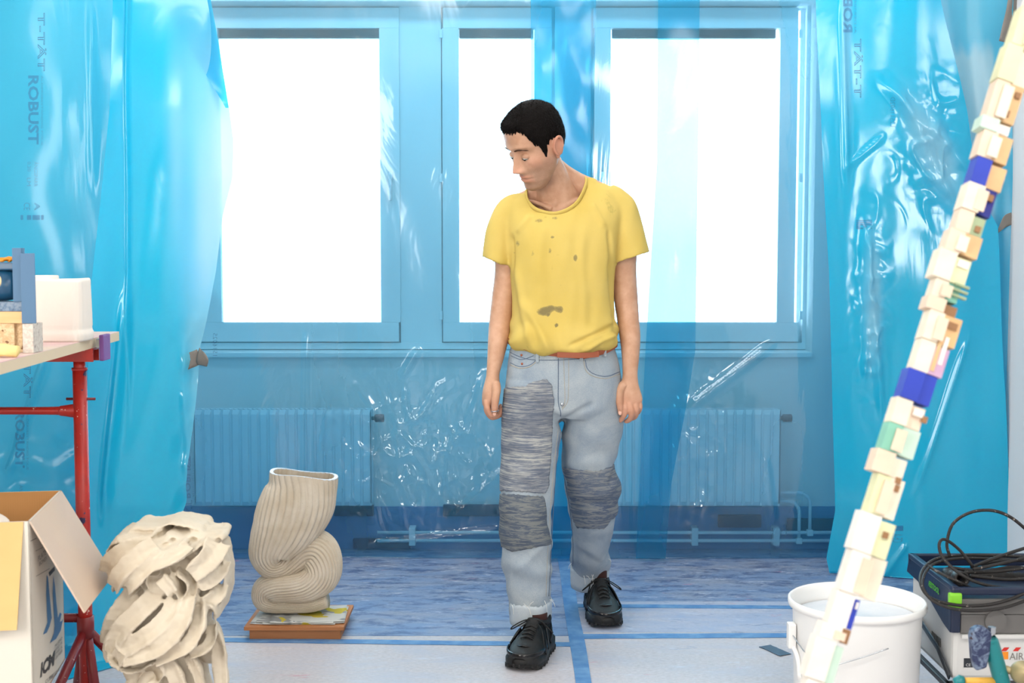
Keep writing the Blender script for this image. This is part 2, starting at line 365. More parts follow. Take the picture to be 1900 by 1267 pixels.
# ================================================================== blue plastic sheeting
def film_mat(name, tint, scat, wt, gloss=.12, bump=.25, bscale=5, rough=.12, dirt=.0, haze=.12, dsh=.5):
    m = bpy.data.materials.new(name); m.use_nodes = True; t = m.node_tree; t.nodes.clear(); N, L = t.nodes.new, t.links.new
    out = N('ShaderNodeOutputMaterial'); tr = N('ShaderNodeBsdfTransparent'); tr.inputs[0].default_value = (*tint, 1)
    tl = N('ShaderNodeBsdfTranslucent'); tl.inputs[0].default_value = (*scat, 1); df = N('ShaderNodeBsdfDiffuse'); df.inputs[0].default_value = (*scat, 1)
    gl = N('ShaderNodeBsdfGlossy'); gl.inputs[0].default_value = (.9, .95, 1, 1); gl.inputs['Roughness'].default_value = rough
    tc = N('ShaderNodeTexCoord'); no = N('ShaderNodeTexNoise'); no.inputs['Scale'].default_value = bscale; no.inputs['Detail'].default_value = 4; no.inputs['Distortion'].default_value = 1.2
    mp = N('ShaderNodeMapping'); mp.inputs['Scale'].default_value = (1, 1, .35); L(tc.outputs['Object'], mp.inputs[0]); L(mp.outputs[0], no.inputs['Vector'])
    bp = N('ShaderNodeBump'); bp.inputs['Strength'].default_value = bump; bp.inputs['Distance'].default_value = .03; L(no.outputs['Fac'], bp.inputs['Height'])
    for b in (gl,): L(bp.outputs[0], b.inputs['Normal'])
    sa = N('ShaderNodeAttribute'); sa.attribute_name = 'painted_light'  # paler film colour that paints in window glow and crease highlights
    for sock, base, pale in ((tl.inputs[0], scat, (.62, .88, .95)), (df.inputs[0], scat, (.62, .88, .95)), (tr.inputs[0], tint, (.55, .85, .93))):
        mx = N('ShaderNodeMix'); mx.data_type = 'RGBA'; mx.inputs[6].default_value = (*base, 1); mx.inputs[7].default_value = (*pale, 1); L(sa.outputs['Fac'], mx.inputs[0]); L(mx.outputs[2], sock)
    m1 = N('ShaderNodeMixShader'); m1.inputs[0].default_value = dsh; L(tl.outputs[0], m1.inputs[1]); L(df.outputs[0], m1.inputs[2])
    rf = N('ShaderNodeBsdfRefraction'); rf.inputs['Color'].default_value = (*tint, 1); rf.inputs['IOR'].default_value = 1.25; rf.inputs['Roughness'].default_value = .55
    m0 = N('ShaderNodeMixShader'); m0.inputs[0].default_value = haze; L(tr.outputs[0], m0.inputs[1]); L(rf.outputs[0], m0.inputs[2])
    m2 = N('ShaderNodeMixShader')
    n2 = N('ShaderNodeTexNoise'); n2.inputs['Scale'].default_value = 2.2; n2.inputs['Detail'].default_value = 6; L(mp.outputs[0], n2.inputs['Vector'])
    mr = N('ShaderNodeMapRange'); mr.inputs['From Min'].default_value = .35; mr.inputs['From Max'].default_value = .7; mr.inputs['To Min'].default_value = wt - dirt; mr.inputs['To Max'].default_value = wt + dirt
    L(n2.outputs['Fac'], mr.inputs[0]); L(mr.outputs[0], m2.inputs[0]); L(m0.outputs[0], m2.inputs[1]); L(m1.outputs[0], m2.inputs[2])
    lw = N('ShaderNodeLayerWeight'); lw.inputs[0].default_value = .5; L(bp.outputs[0], lw.inputs['Normal']); fr = N('ShaderNodeMath'); fr.operation = 'POWER'; fr.inputs[1].default_value = 4.0; L(lw.outputs['Facing'], fr.inputs[0])
    fm = N('ShaderNodeMath'); fm.operation = 'MULTIPLY_ADD'; fm.inputs[1].default_value = .8; fm.inputs[2].default_value = gloss + .032; L(fr.outputs[0], fm.inputs[0]); fm.use_clamp = True
    m3 = N('ShaderNodeMixShader'); L(fm.outputs[0], m3.inputs[0]); L(m2.outputs[0], m3.inputs[1]); L(gl.outputs[0], m3.inputs[2]); L(m3.outputs[0], out.inputs[0])
    return m
M_filmA = film_mat('blue_film_clear', (.52, .82, .96), (.36, .78, .97), .25, .04, .14, 4, .08, .05, .03, .12)
M_filmB = film_mat('blue_film_dense', (.03, .50, .85), (.008, .60, .90), .84, .025, .12, 3, .14, .08, .2, .66)
M_filmP = film_mat('blue_film_pale', (.12, .64, .90), (.05, .57, .84), .60, .0, .14, 4, .2, .10, .2, .6)
M_filmS = film_mat('blue_film_strip', (.30, .76, .93), (.06, .66, .95), .26, .0, .08, 4, .12, .06, .03, .2)
M_filmD = film_mat('blue_film_milky', (.30, .75, .92), (.10, .66, .93), .7, .0, .14, 4, .2, .2, .2, .5)
m = Mat('film_print', srgb(60, 70, 140), .6); m.b.inputs['Alpha'].default_value = .34; M_print = m.m
def sheet(name, left, right, yfun, mat, nu=90, nv=140, amp=(.012,), crumple=None, painted_light=None, parent=None, bottom=0.004, smooth=True, **kw):
    """left/right: [(py, px)] edges read off at depth; yfun(u,v)->Y; hangs down to the floor"""
    top = min(p[0] for p in left); bot = max(p[0] for p in left)
    u = np.linspace(0, 1, nu)[None, :]; v = np.linspace(0, 1, nv)[:, None]; py = top + (bot - top) * v
    L = np.interp(py, [p[0] for p in left], [p[1] for p in left]); R = np.interp(py, [p[0] for p in right], [p[1] for p in right])
    px = L + (R - L) * u; Y = yfun(u + 0 * v, v + 0 * u)
    P = Wn(px, py + 0 * u, Y).reshape(-1, 3)
    if crumple: P = crumple(P, (u + 0 * v).reshape(-1), (v + 0 * u).reshape(-1), px.reshape(-1), (py + 0 * u).reshape(-1))
    P[:, 2] = np.maximum(P[:, 2], bottom)
    o = mesh(name, P, grid_faces(nu, nv), mat, parent, smooth, **kw)
    if painted_light: a = o.data.attributes.new('painted_light', 'FLOAT', 'POINT'); a.data.foreach_set('value', np.clip(painted_light(P, px.reshape(-1), (py + 0 * u).reshape(-1)), 0, 1).astype(np.float32))
    return o
def creases(P, s, seed, k=5): return np.clip(1 - np.abs(smooth_noise(P, s, seed)) * 1.6, 0, 1) ** k
def ridge(d, w): return np.exp(-(d / w) ** 2)
def seg_ridge(px, py, a, b, w):                       # fold along a segment, in the sheet's own px frame
    a, b = np.array(a, float), np.array(b, float); d = b - a; L = np.linalg.norm(d); d /= L
    s = (px - a[0]) * d[0] + (py - a[1]) * d[1]; n = -(px - a[0]) * d[1] + (py - a[1]) * d[0]
    return ridge(n, w) * sstep(-.15 * L, .15 * L, s) * (1 - sstep(.85 * L, 1.15 * L, s)), n
# -- clear sheet over the window wall
def crA(P, u, v, px, py):
    y = .012 * smooth_noise(P * [1, 0, .25], .9, 11) + .004 * smooth_noise(P * [1, 0, .5], 3, 12)
    g = np.exp(-(((px - 790) / 130) ** 2 + ((py - 850) / 105) ** 2))
    c = np.abs(smooth_noise(P * [1.3, 0, .8], 4.5, 13)) + .6 * np.abs(smooth_noise(P * [1.3, 0, .9], 10, 14))
    y -= g * (.024 * creases(P * [1.3, 0, .8], 3.2, 15, 3) + .015 * creases(P * [1.2, 0, .7], 6.5, 16, 3)) ; y += g * .008 * c
    g2 = np.exp(-(((px - 1290) / 60) ** 2 + ((py - 840) / 130) ** 2)); y += g2 * .012 * c
    for a, b, w, h in (((1275, 760), (1430, 640), 9, .018), ((568, 640), (566, 890), 4, .012), ((1160, 770), (1165, 1000), 5, .012), ((860, 830), (900, 700), 8, .016),
                       ((840, 960), (935, 870), 6, .014), ((1420, 850), (1435, 960), 6, .010), ((700, 1010), (930, 985), 7, .014), ((745, 700), (775, 650), 6, .012)):
        r, n = seg_ridge(px, py, a, b, w); y -= h * r
    P[:, 1] += y; return P
sheetA = sheet('plastic_sheet', [(-90, 335), (1041, 335)], [(-90, 1580), (1041, 1580)], lambda u, v: 5.36 + 0 * u, M_filmA, 330, 300, crumple=crA,
               label='clear blue plastic sheet hanging over the windows and radiators behind the man', cat='plastic sheet')
def simple_cr(seed, a1=.015, a2=.006, zs=.2):
    def f(P, u, v, px, py):
        P[:, 1] += a1 * smooth_noise(P * [1, 0, zs], 2.2, seed) + a2 * smooth_noise(P * [1, 0, zs * 2], 6, seed + 1); return P
    return f
sheet('plastic_strip', [(-90, 985), (1036, 985)], [(-90, 1108), (300, 1100), (700, 1105), (1036, 1100)], lambda u, v: 5.30 + 0 * u, M_filmS, 40, 120, crumple=simple_cr(21, .004, .004),
      label='narrow blue plastic strip hanging directly behind the head of the man', cat='plastic sheet')
sheet('plastic_strip', [(-90, 1222), (300, 1219), (640, 1198), (700, 1195), (1036, 1180)], [(-90, 1300), (650, 1290), (760, 1272), (900, 1245), (1036, 1235)], lambda u, v: 5.31 + 0 * u, M_filmS, 40, 120,
      crumple=simple_cr(23, .004, .003), label='narrow blue plastic strip hanging in front of the right window', cat='plastic sheet')
# -- left sheets
def crB(P, u, v, px, py):
    y = .035 * smooth_noise(P * [1, 0, .12], 1.4, 31) + .008 * smooth_noise(P * [1, 0, .4], 4.0, 32)
    r, n = seg_ridge(px, py, (232, -80), (238, 700), 4.0); y -= .015 * r
    r, n = seg_ridge(px, py, (232, 560), (195, 950), 11); y -= .030 * r
    r, n = seg_ridge(px, py, (345, 640), (350, 900), 10); y -= .010 * r
    y += .02 * sstep(.8, 1, u) * np.abs(smooth_noise(P * [1, 0, 1], 7, 33)) * sstep(.35, .6, v)
    y -= .16 * sstep(.93, 1.0, v) ** 2 * (1 - .5 * u)
    P[:, 1] += y; return P
eB = [(-90, 372), (0, 388), (90, 405), (190, 421), (260, 431), (330, 430), (400, 412), (500, 400), (590, 385), (640, 372), (700, 368), (780, 362), (850, 352), (930, 345), (980, 333), (1050, 325), (1290, 322)]
sheetB = sheet('plastic_sheet', [(-90, 195), (0, 203), (200, 200), (550, 166), (1290, 140)], eB, lambda u, v: 3.95 + .20 * u, M_filmB, 120, 220, crumple=crB, painted_light=lambda P, px, py: sstep(285, 425, px + 14 * smooth_noise(P * [3, 0, .35], 4, 35)) * np.exp(-(np.abs(py - 330) / 270) ** 3) * .95 + .28 * sstep(330, 370, px) * sstep(560, 640, py) * (1 - sstep(880, 980, py)),  # window light glowing through the right edge, painted into the film colour
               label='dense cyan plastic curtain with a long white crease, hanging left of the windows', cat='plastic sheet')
def crP(P, u, v, px, py):
    y = .03 * smooth_noise(P * [1, 0, .15], 1.5, 41) + .007 * smooth_noise(P * [1, 0, .5], 5, 42)
    r, n = seg_ridge(px, py, (170, 10), (172, 330), 6); y -= .009 * r
    r, n = seg_ridge(px, py, (90, 660), (20, 880), 7); y -= .020 * r
    g = sstep(.6, .7, v); y += g * .016 * np.abs(smooth_noise(P, 6, 43)); y -= .12 * sstep(.93, 1, v) ** 2
    P[:, 1] += y; return P
sheetP = sheet('plastic_sheet', [(-90, -330), (1290, -330)], [(-90, 232), (500, 215), (1290, 190)], lambda u, v: 4.17 - .03 * u, M_filmP, 140, 200, crumple=crP,
               label='paler blue plastic curtain with mirrored vertical printing, hanging at the left edge', cat='plastic sheet')
sheet('plastic_flap', [(-90, 225), (0, 296), (100, 358), (190, 413), (200, 418)], [(-90, 376), (0, 390), (90, 407), (190, 422), (200, 424)], lambda u, v: 4.12 + .02 * u, M_filmP, 24, 60, crumple=simple_cr(45, .01, .003), parent=sheetB)
# -- right sheets
def crC(P, u, v, px, py):
    y = .03 * smooth_noise(P * [1, 0, .15], 1.3, 51) + .006 * smooth_noise(P * [1, 0, .4], 4, 52)
    for a, b, w, h in (((1567, 0), (1575, 320), 6, .025), ((1610, 430), (1638, 760), 8, .035), ((1618, 440), (1608, 700), 5, .02), ((1660, 155), (1765, 375), 10, .035),
                       ((1640, 155), (1800, 320), 10, .03), ((1575, 310), (1640, 255), 4, .015), ((1700, 900), (1790, 640), 5, .02), ((1640, 1070), (1680, 1010), 5, .02)):
        r, n = seg_ridge(px, py, a, b, w); y -= .42 * h * r
    c = np.abs(smooth_noise(P, 9, 53)) + .5 * np.abs(smooth_noise(P, 18, 54))
    y -= (.007 * c + .019 * creases(P, 6, 55, 3)) * (np.exp(-(((px - 1725) / 45) ** 2 + ((py - 270) / 90) ** 2)) + np.exp(-(((px - 1620) / 22) ** 2 + ((py - 570) / 130) ** 2)))
    P[:, 1] += y; return P
sheetC = sheet('plastic_sheet', [(-90, 1510), (0, 1517), (300, 1530), (500, 1543), (760, 1550), (950, 1553), (1040, 1538), (1079, 1546)],
               [(-90, 1725), (0, 1745), (100, 1768), (200, 1790), (350, 1812), (420, 1850), (900, 1868), (1079, 1868)], lambda u, v: 5.06 - .06 * u, M_filmB, 150, 220, crumple=crC, painted_light=lambda P, px, py: .55 * np.exp(-((((px - 1728) - .42 * (py - 275)) / 34) ** 2 + ((py - 275) / 95) ** 2) ** 1.5) + .5 * np.exp(-(((px - 1622) / 16) ** 2 + ((py - 560) / 120) ** 2) ** 1.5) + .35 * sstep(1560, 1568, px) * (1 - sstep(1578, 1590, px)) * (1 - sstep(120, 300, py)),  # bright highlights of the crumples and crease painted into the film colour
               label='dense cyan plastic curtain with crumpled white creases, hanging right of the windows', cat='plastic sheet')
sheetD = sheet('plastic_sheet', [(-90, 1690), (1060, 1760)], [(-90, 1880), (300, 1879), (600, 1875), (1060, 1870)], lambda u, v: 5.12 - .10 * u, M_filmD, 60, 160, crumple=simple_cr(61, .02, .007), painted_light=lambda P, px, py: sstep(75, 105, py + 8 * smooth_noise(P * [5, 0, 1], 5, 63)) * (1 - sstep(330, 420, py)) * (1 - sstep(1842, 1850, px)) * .9,  # light coming through the upper part, painted as a pale area
               label='paler blue plastic curtain taped to the white wall at the right', cat='plastic sheet')
# -- print on the sheets
from mathutils.bvhtree import BVHTree
def text_vf(s, size, weight=0.0, res=3, spacing=1.0, outline=False):
    c = bpy.data.curves.new('t', 'FONT'); c.body = s; c.size = size; c.offset = weight; c.resolution_u = res; c.space_character = spacing; c.align_y = 'CENTER'
    if outline: c.fill_mode = 'NONE'; c.bevel_depth = size * .02; c.bevel_resolution = 0
    o = bpy.data.objects.new('t', c); sc.collection.objects.link(o)
    me = bpy.data.meshes.new_from_object(o.evaluated_get(bpy.context.evaluated_depsgraph_get()))
    V = np.array([v.co[:] for v in me.vertices]); Fc = [list(p.vertices) for p in me.polygons]
    bpy.data.objects.remove(o); bpy.data.curves.remove(c); bpy.data.meshes.remove(me); return V, Fc
def print_on(target, s, px, py0, py1, height_px, mirror=True, Y=3.9, outline=False, weight=0.0, name='print', up=False, mat=None):
    """vertical lettering running down the sheet from py0 to py1; mirrored as the film is seen from behind"""
    V, Fc = text_vf(s, 1.0, weight, 2, outline=outline)
    V[:, 0] -= V[:, 0].min(); V[:, 0] /= V[:, 0].max(); V[:, 1] -= V[:, 1].min(); V[:, 1] /= V[:, 1].max()
    a, h = V[:, 0], V[:, 1]
    py = py0 + (py1 - py0) * (1 - a if up else a); px_ = px + height_px * (h if mirror else 1 - h)
    if up: px_ = px + height_px * ((1 - h) if mirror else h)
    bvh = BVHTree.FromPolygons([tuple(v.co) for v in target.data.vertices], [tuple(p.vertices) for p in target.data.polygons])
    o = Vector((0, 0, CAMH)); out = []
    for x, y in zip(px_, py):
        d = Vector(W(x, y, 4.0)) - o; d.normalize(); hit = bvh.ray_cast(o, d)
        out.append((hit[0] - d * .003) if hit[0] else Vector(W(x, y, Y)))
    return mesh(name, [tuple(p) for p in out], Fc, mat or M_print, target)
print_on(sheetP, 'T-TÄT', 70, 24, 132, 16, outline=True); print_on(sheetP, 'ROBUST', 52, 140, 268, 20, weight=.03)
print_on(sheetP, 'ÅLDERSBESTÄNDIG FOLIE', 76, 140, 270, 5); print_on(sheetP, 'ÅNGSPÄRR', 63, 300, 346, 9); print_on(sheetP, '0,20', 50, 300, 318, 7); print_on(sheetP, 'LM', 50, 330, 345, 7)
print_on(sheetP, 'CE', 44, 376, 390, 12); print_on(sheetP, 'A', 64, 376, 390, 10, outline=True); print_on(sheetP, 'T-TÄT', 44, 640, 738, 16, outline=True); print_on(sheetP, 'ROBUST', 28, 762, 868, 18, weight=.03); print_on(sheetP, 'ÅLDERSBESTÄNDIG FOLIE', 49, 766, 872, 5); print_on(sheetP, 'ÅNGSPÄRR', 36, 900, 946, 8)
for k, (a, b) in enumerate(((38, 43), (50, 58), (60, 74), (76, 81))): print_on(sheetP, 'I', a, 399, 408, b - a, weight=.2)
up_kw = dict(up=True, mirror=False)
print_on(sheetA, 'ROBUST', 342, 846, 924, 12, weight=.03, **up_kw); print_on(sheetA, 'T-TÄT', 345, 928, 1000, 14, outline=True, **up_kw); print_on(sheetA, 'ÅLDERSBESTÄNDIG', 357, 850, 922, 4, **up_kw)
print_on(sheetC, 'ROBUST', 1564, -66, 60, 18, weight=.03, **up_kw); print_on(sheetC, 'T-TÄT', 1585, 72, 181, 16, outline=True, **up_kw); print_on(sheetC, 'ÅLDERSBESTÄNDIG', 1585, -60, 62, 5, **up_kw)
print_on(sheetC, 'L2511602D', 1652, 180, 235, 9, **up_kw); print_on(sheetC, 'III:I', 1588, 408, 425, 30, weight=.05)
print_on(sheetC, 'III', 1650, 975, 985, 26, weight=.1); print_on(sheetC, 'CE-A', 1655, 990, 1006, 20, **up_kw); print_on(sheetA, '1516025', 395, 618, 660, 8, **up_kw)
# ================================================================== the man
YM = 4.28
def P3(px, py, dy=0.0): return W(px, py, YM + dy)
man = empty('person', (P3(1040, 900)[0], YM, 0), label='man in a stained yellow t-shirt and patched jeans, walking and looking down', cat='person')
# ---- materials
m = Mat('skin', srgb(214, 158, 124), .5); m.b.inputs['Subsurface Weight'].default_value = .08; m.b.inputs['Subsurface Radius'].default_value = (.012, .005, .003)
n = m.noise(26, 5); c = m.mix(m.ramp(n, [(.35, BLK), (.7, WHT)]), srgb(192, 146, 116), srgb(210, 166, 138))
at = m.n('ShaderNodeAttribute', attribute_name='stubble'); st = m.math('MULTIPLY', at.outputs['Fac'], m.math('MULTIPLY', m.noise(900, 2), 1.15)); c = m.mix(st, c, srgb(84, 66, 54))
at2 = m.n('ShaderNodeAttribute', attribute_name='flush'); c = m.mix(at2.outputs['Fac'], c, srgb(196, 104, 88)); m.color(c); m.bump(m.noise(300, 3), .12, .001); M_skin = m.m
m = Mat('hair', srgb(14, 11, 10), .75); n = m.noise(420, 4, m.coord((1, 1, .45))); m.color(m.mix(n, srgb(5, 4, 4), srgb(18, 13, 11))); m.b.inputs['Specular IOR Level'].default_value = .15; m.bump(n, .8, .004); M_hair = m.m
M_brow = Mat('brow_hair', srgb(78, 54, 40), .8).m
m = Mat('eye_white', srgb(225, 220, 212), .2); M_eye = m.m
m = Mat('iris', srgb(50, 36, 26), .2); M_iris = m.m
# ---- head in its own frame (x lateral, y forward, z up)
def headR(y, p, r):
    B = np.array([[1, 0, 0], [0, -1, 0], [0, 0, 1.]])
    cy_, sy_ = math.cos(y), math.sin(y); Rz = np.array([[cy_, -sy_, 0], [sy_, cy_, 0], [0, 0, 1]])
    cp, sp = math.cos(p), math.sin(p); Rx = np.array([[1, 0, 0], [0, cp, -sp], [0, sp, cp]])
    c_, s_ = math.cos(r), math.sin(r); Ry = np.array([[c_, 0, s_], [0, 1, 0], [-s_, 0, c_]])
    return Ry @ Rz @ Rx @ B
HR = headR(math.radians(-54), math.radians(40), math.radians(14)); HC = P3(1001, 268, -.10); HS = 1.10
def H(V): return (np.asarray(V) * HS) @ HR.T + HC
hz = np.array([.124, .120, .113, .097, .075, .050, .030, .015, 0, -.02, -.04, -.06, -.08, -.10, -.112, -.119])
hf = np.array([.002, .028, .048, .077, .091, .0945, .094, .089, .088, .089, .089, .087, .085, .083, .074, .052])
hb = np.array([-.012, -.030, -.046, -.068, -.080, -.084, -.084, -.082, -.077, -.066, -.050, -.03, -.005, .012, .026, .040])
hb = hb * .88
hw = .965 * np.array([.010, .028, .042, .062, .072, .0755, .076, .0755, .0745, .0725, .0695, .064, .055, .041, .028, .010])
def head_surf(th, z):
    f, b, w_ = np.interp(z, hz[::-1], hf[::-1]), np.interp(z, hz[::-1], hb[::-1]), np.interp(z, hz[::-1], hw[::-1])
    c_, s_ = np.cos(th), np.sin(th); yc = b + (f - b) * .48
    x = w_ * np.sign(s_) * np.abs(s_) ** .88; y = yc + np.where(c_ > 0, (f - yc) * np.abs(c_) ** .92, (yc - b) * c_)
    return x, y
def gz(x, s): return np.exp(-.5 * (x / s) ** 2)
def features(x, y, z):
    ax = np.abs(x); d = np.zeros_like(x)
    nh = np.interp(z, [-.055, -.049, -.043, -.036, -.028, -.01, .01, .024, .035], [0, .003, .016, .027, .025, .0165, .009, .004, 0]); ns = np.interp(z, [-.05, -.036, 0, .02], [.0095, .0088, .0062, .0075])
    d += nh * gz(x, ns) + .0105 * gz(ax - .0135, .0052) * gz(z + .039, .0055)
    d += -.0125 * gz(ax - .031, .015) * gz(z - .010, .0105) + .0060 * gz(ax - .031, .0115) * gz(z - .003, .0075)
    d += .0045 * gz(ax - .030, .018) * gz(z - .032, .0065) + .002 * gz(x, .012) * gz(z - .03, .008)
    d += .005 * gz(ax - .052, .014) * gz(z + .018, .014) - .006 * gz(ax - .047, .013) * gz(z + .055, .017)
    d += .0035 * gz(x, .026) * gz(z + .066, .018)
    d += .0042 * gz(x, .0165) * gz(z + .0610, .0034) + .0050 * gz(x, .0150) * gz(z + .0728, .0038) - .0050 * gz(x, .023) * gz(z + .0668, .0015)
    d += -.0045 * gz(x, .018) * gz(z + .085, .0045) + .0075 * gz(x, .0155) * gz(z + .101, .010) - .0015 * gz(x, .003) * gz(z + .053, .005)
    d += -.0022 * gz(ax - .026, .004) * gz(z + .050, .012)
    return d * sstep(-.01, .05, y)
nz_, nt_ = 230, 300
zz = np.concatenate([np.linspace(.124, .109, 20), np.linspace(.108, -.1185, nz_ - 20)])
u_ = np.linspace(0, 1, nt_, endpoint=False); th = 2 * math.pi * (u_ - .10 * np.sin(2 * math.pi * u_))     # denser at the face
TH, ZZ = np.meshgrid(th, zz); X_, Y_ = head_surf(TH, ZZ); dd = features(X_, Y_, ZZ); Y_ = Y_ + dd
HV = np.stack([X_, Y_, ZZ], -1).reshape(-1, 3)
HF = [[i * nt_ + j, i * nt_ + (j + 1) % nt_, (i + 1) * nt_ + (j + 1) % nt_, (i + 1) * nt_ + j] for i in range(nz_ - 1) for j in range(nt_)]
HF.append(list(range(nt_))[::-1]); HF.append([(nz_ - 1) * nt_ + j for j in range(nt_)])
body = [(H(HV), HF)]
def ell_vf(c, r, n=20, R=None):
    t = np.linspace(1e-3, math.pi - 1e-3, n); prof = np.stack([np.sin(t), np.cos(t)], 1); V, Fc = lathe_vf(prof, n); Fc.append(list(range(n))[::-1]); Fc.append([(n - 1) * n + j for j in range(n)])
    V = V * np.asarray(r)
    if R is not None: V = V @ np.asarray(R).T
    return V + np.asarray(c), Fc
for s in (1, -1):                                     # ears: rim, bowl wall, lobe
    t = np.linspace(-.35, 4.3, 24); ex = -.006 - .016 * np.cos(t) * 1 - .003; ez = -.001 + .0265 * np.sin(t)
    rim = np.stack([np.full_like(t, .0795) * s + s * .007 * np.sin(np.clip(t, 0, 3.1)), ex - .004 * (ez / .03), ez], 1)
    body.append(tube_vf(H(rim), np.full(24, .0042 * HS), 8))
    a = .25 * s; body.append((H(ell_vf((s * .0755, -.009, -.004), (.0060, .0165, .027), 18, [[math.cos(a), -math.sin(a), 0], [math.sin(a), math.cos(a), 0], [0, 0, 1]])[0]), ell_vf((0, 0, 0), (1, 1, 1), 18)[1]))
    body.append((H(ell_vf((s * .0755, -.000, -.029), (.004, .007, .009), 14)[0]), ell_vf((0, 0, 0), (1, 1, 1), 14)[1]))
    lid = ell_vf((s * .031, .0755, .0030), (.0155, .0115, .0095), 20); body.append((H(lid[0]), lid[1]))
# ---- neck, chest, arms
def tb(rows, n=24, up0=(1, 0, 0)):
    c_ = curve_pts(rows, (len(rows) - 1) * 7 + 1); return tube_vf(c_[:, :3], np.maximum(c_[:, 3:5], .003), n, up0=up0)
def row(px, py, dy, rx, ry=None): return [*P3(px, py, dy), rx, ry if ry else rx]
body.append(tb([row(1012, 300, -.035, .050, .056), row(1020, 322, -.022, .055, .058), row(1029, 350, -.005, .060, .060), row(1036, 375, .01, .078, .066), row(1038, 400, .015, .11, .075), row(1040, 440, .02, .15, .09), row(1040, 500, .02, .15, .09)], 32))
body.append(tb([row(1030, 300, .02, .020), row(1048, 322, .026, .030), row(1070, 338, .03, .034), row(1100, 356, .03, .042), row(1135, 376, .03, .046)], 20))       # trapezius
body.append(tb([row(1005, 345, .03, .026), row(985, 368, .03, .034), row(950, 388, .03, .042)], 20))
body.append(tb([row(1036, 292, -.005, .012), row(1034, 330, -.030, .0125), row(1034, 360, -.044, .012), row(1031, 383, -.049, .009)], 12))   # neck cord
body.append(tb([row(1041, 388, -.050, .009), row(1065, 375, -.040, .008), row(1090, 364, -.015, .008)], 10)); body.append(tb([row(1024, 388, -.052, .0095), row(1000, 378, -.040, .0085), row(975, 372, -.015, .008)], 10))
body.append(tb([row(1150, 392, .02, .050), row(1157, 440, .025, .047), row(1158, 500, .03, .041), row(1161, 550, .03, .0405), row(1165, 590, .02, .0375), row(1169, 625, 0, .0350, .037), row(1170, 660, -.02, .0295, .031), row(1169, 690, -.035, .0255, .024), row(1169, 706, -.04, .026, .021)]))
body.append(tb([row(945, 402, .02, .048), row(940, 440, .02, .045), row(939, 500, .03, .038), row(934, 550, .03, .0385), row(929, 590, .02, .0375), row(925, 625, 0, .0350, .036), row(920, 660, -.02, .0285, .031), row(915, 690, -.035, .0225, .026), row(914, 704, -.04, .0225, .027)]))
# right-of-picture hand: back of the hand to the camera, thumb along the thigh
body.append(tb([row(1169, 700, -.038, .0265, .020), row(1168.5, 714, -.042, .0300, .018), row(1169, 730, -.046, .0365, .0165), row(1171, 744, -.048, .0385, .0155), row(1173, 753, -.046, .0330, .0130)], 24))
def finger(pts, r0, r1):
    c_ = curve_pts([[*P3(x, y, d)] for x, y, d in pts], 22); t = np.linspace(0, 1, 22); r = r0 + (r1 - r0) * t
    k = (len(pts) - 1); 
    for j in range(1, k): r = r * (1 + .07 * np.exp(-((t - j / k) / .06) ** 2))
    r[-3:] *= [.93, .78, .45]; r[0] *= .7
    return tube_vf(c_, r, 14)
fingersR = [finger([(1158, 742, -.050), (1161, 758, -.062), (1158, 770, -.056), (1150, 783, -.040)], .0108, .0078),
            finger([(1167, 745, -.052), (1172, 763, -.064), (1169, 777, -.050), (1159, 783, -.030)], .0108, .0080),
            finger([(1177, 745, -.050), (1181, 762, -.058), (1178, 773, -.040), (1169, 778, -.020)], .0102, .0076),
            finger([(1185, 741, -.044), (1187.5, 755, -.048), (1184, 765, -.034), (1177, 769, -.016)], .0092, .0066),
            finger([(1158, 710, -.048), (1150, 725, -.058), (1149.5, 746, -.064), (1151, 757, -.064), (1151.5, 770, -.060)], .0150, .0088)]
# left-of-picture hand: seen from the thumb side, fingers curled behind the thumb
body.append(tb([row(914, 700, -.038, .0225, .027), row(913, 714, -.04, .0265, .033), row(910.5, 730, -.042, .0280, .040), row(907, 744, -.042, .0235, .040), row(905, 752, -.040, .018, .035)], 24))
fingersL = [finger([(903, 742, -.070), (904.5, 757, -.080), (912, 770, -.078), (925, 768, -.070)], .0108, .0082),
            finger([(903, 744, -.048), (904, 762, -.054), (913, 774, -.052), (928, 769, -.050), (931, 756, -.048)], .0108, .0080),
            finger([(904, 744, -.026), (905, 761, -.028), (914, 771, -.028), (929, 765, -.028), (931, 752, -.028)], .0102, .0078),
            finger([(905, 742, -.006), (906, 756, -.006), (914, 765, -.008), (927, 760, -.010), (929, 749, -.012)], .0090, .0068),
            finger([(920, 708, -.062), (921, 724, -.080), (919, 742, -.092), (918, 756, -.094), (917.5, 770, -.088)], .0160, .0098)]
body += fingersR + fingersL
V, Fc = union_remesh(body, .0021, 2); Fc = np.asarray(Fc)
L_ = ((V - HC) @ HR) / HS; hd = (L_[:, 2] > -.118) & (L_[:, 1] > -.02) | (L_[:, 2] > -.06)
V = lap(V, Fc, np.where(hd & (V[:, 2] > 1.3), 0.0, np.where(V[:, 2] < P3(0, 712, 0)[2], 0.0, 1.0)), 22)
bo = mesh('body', V, Fc, M_skin, man, True)
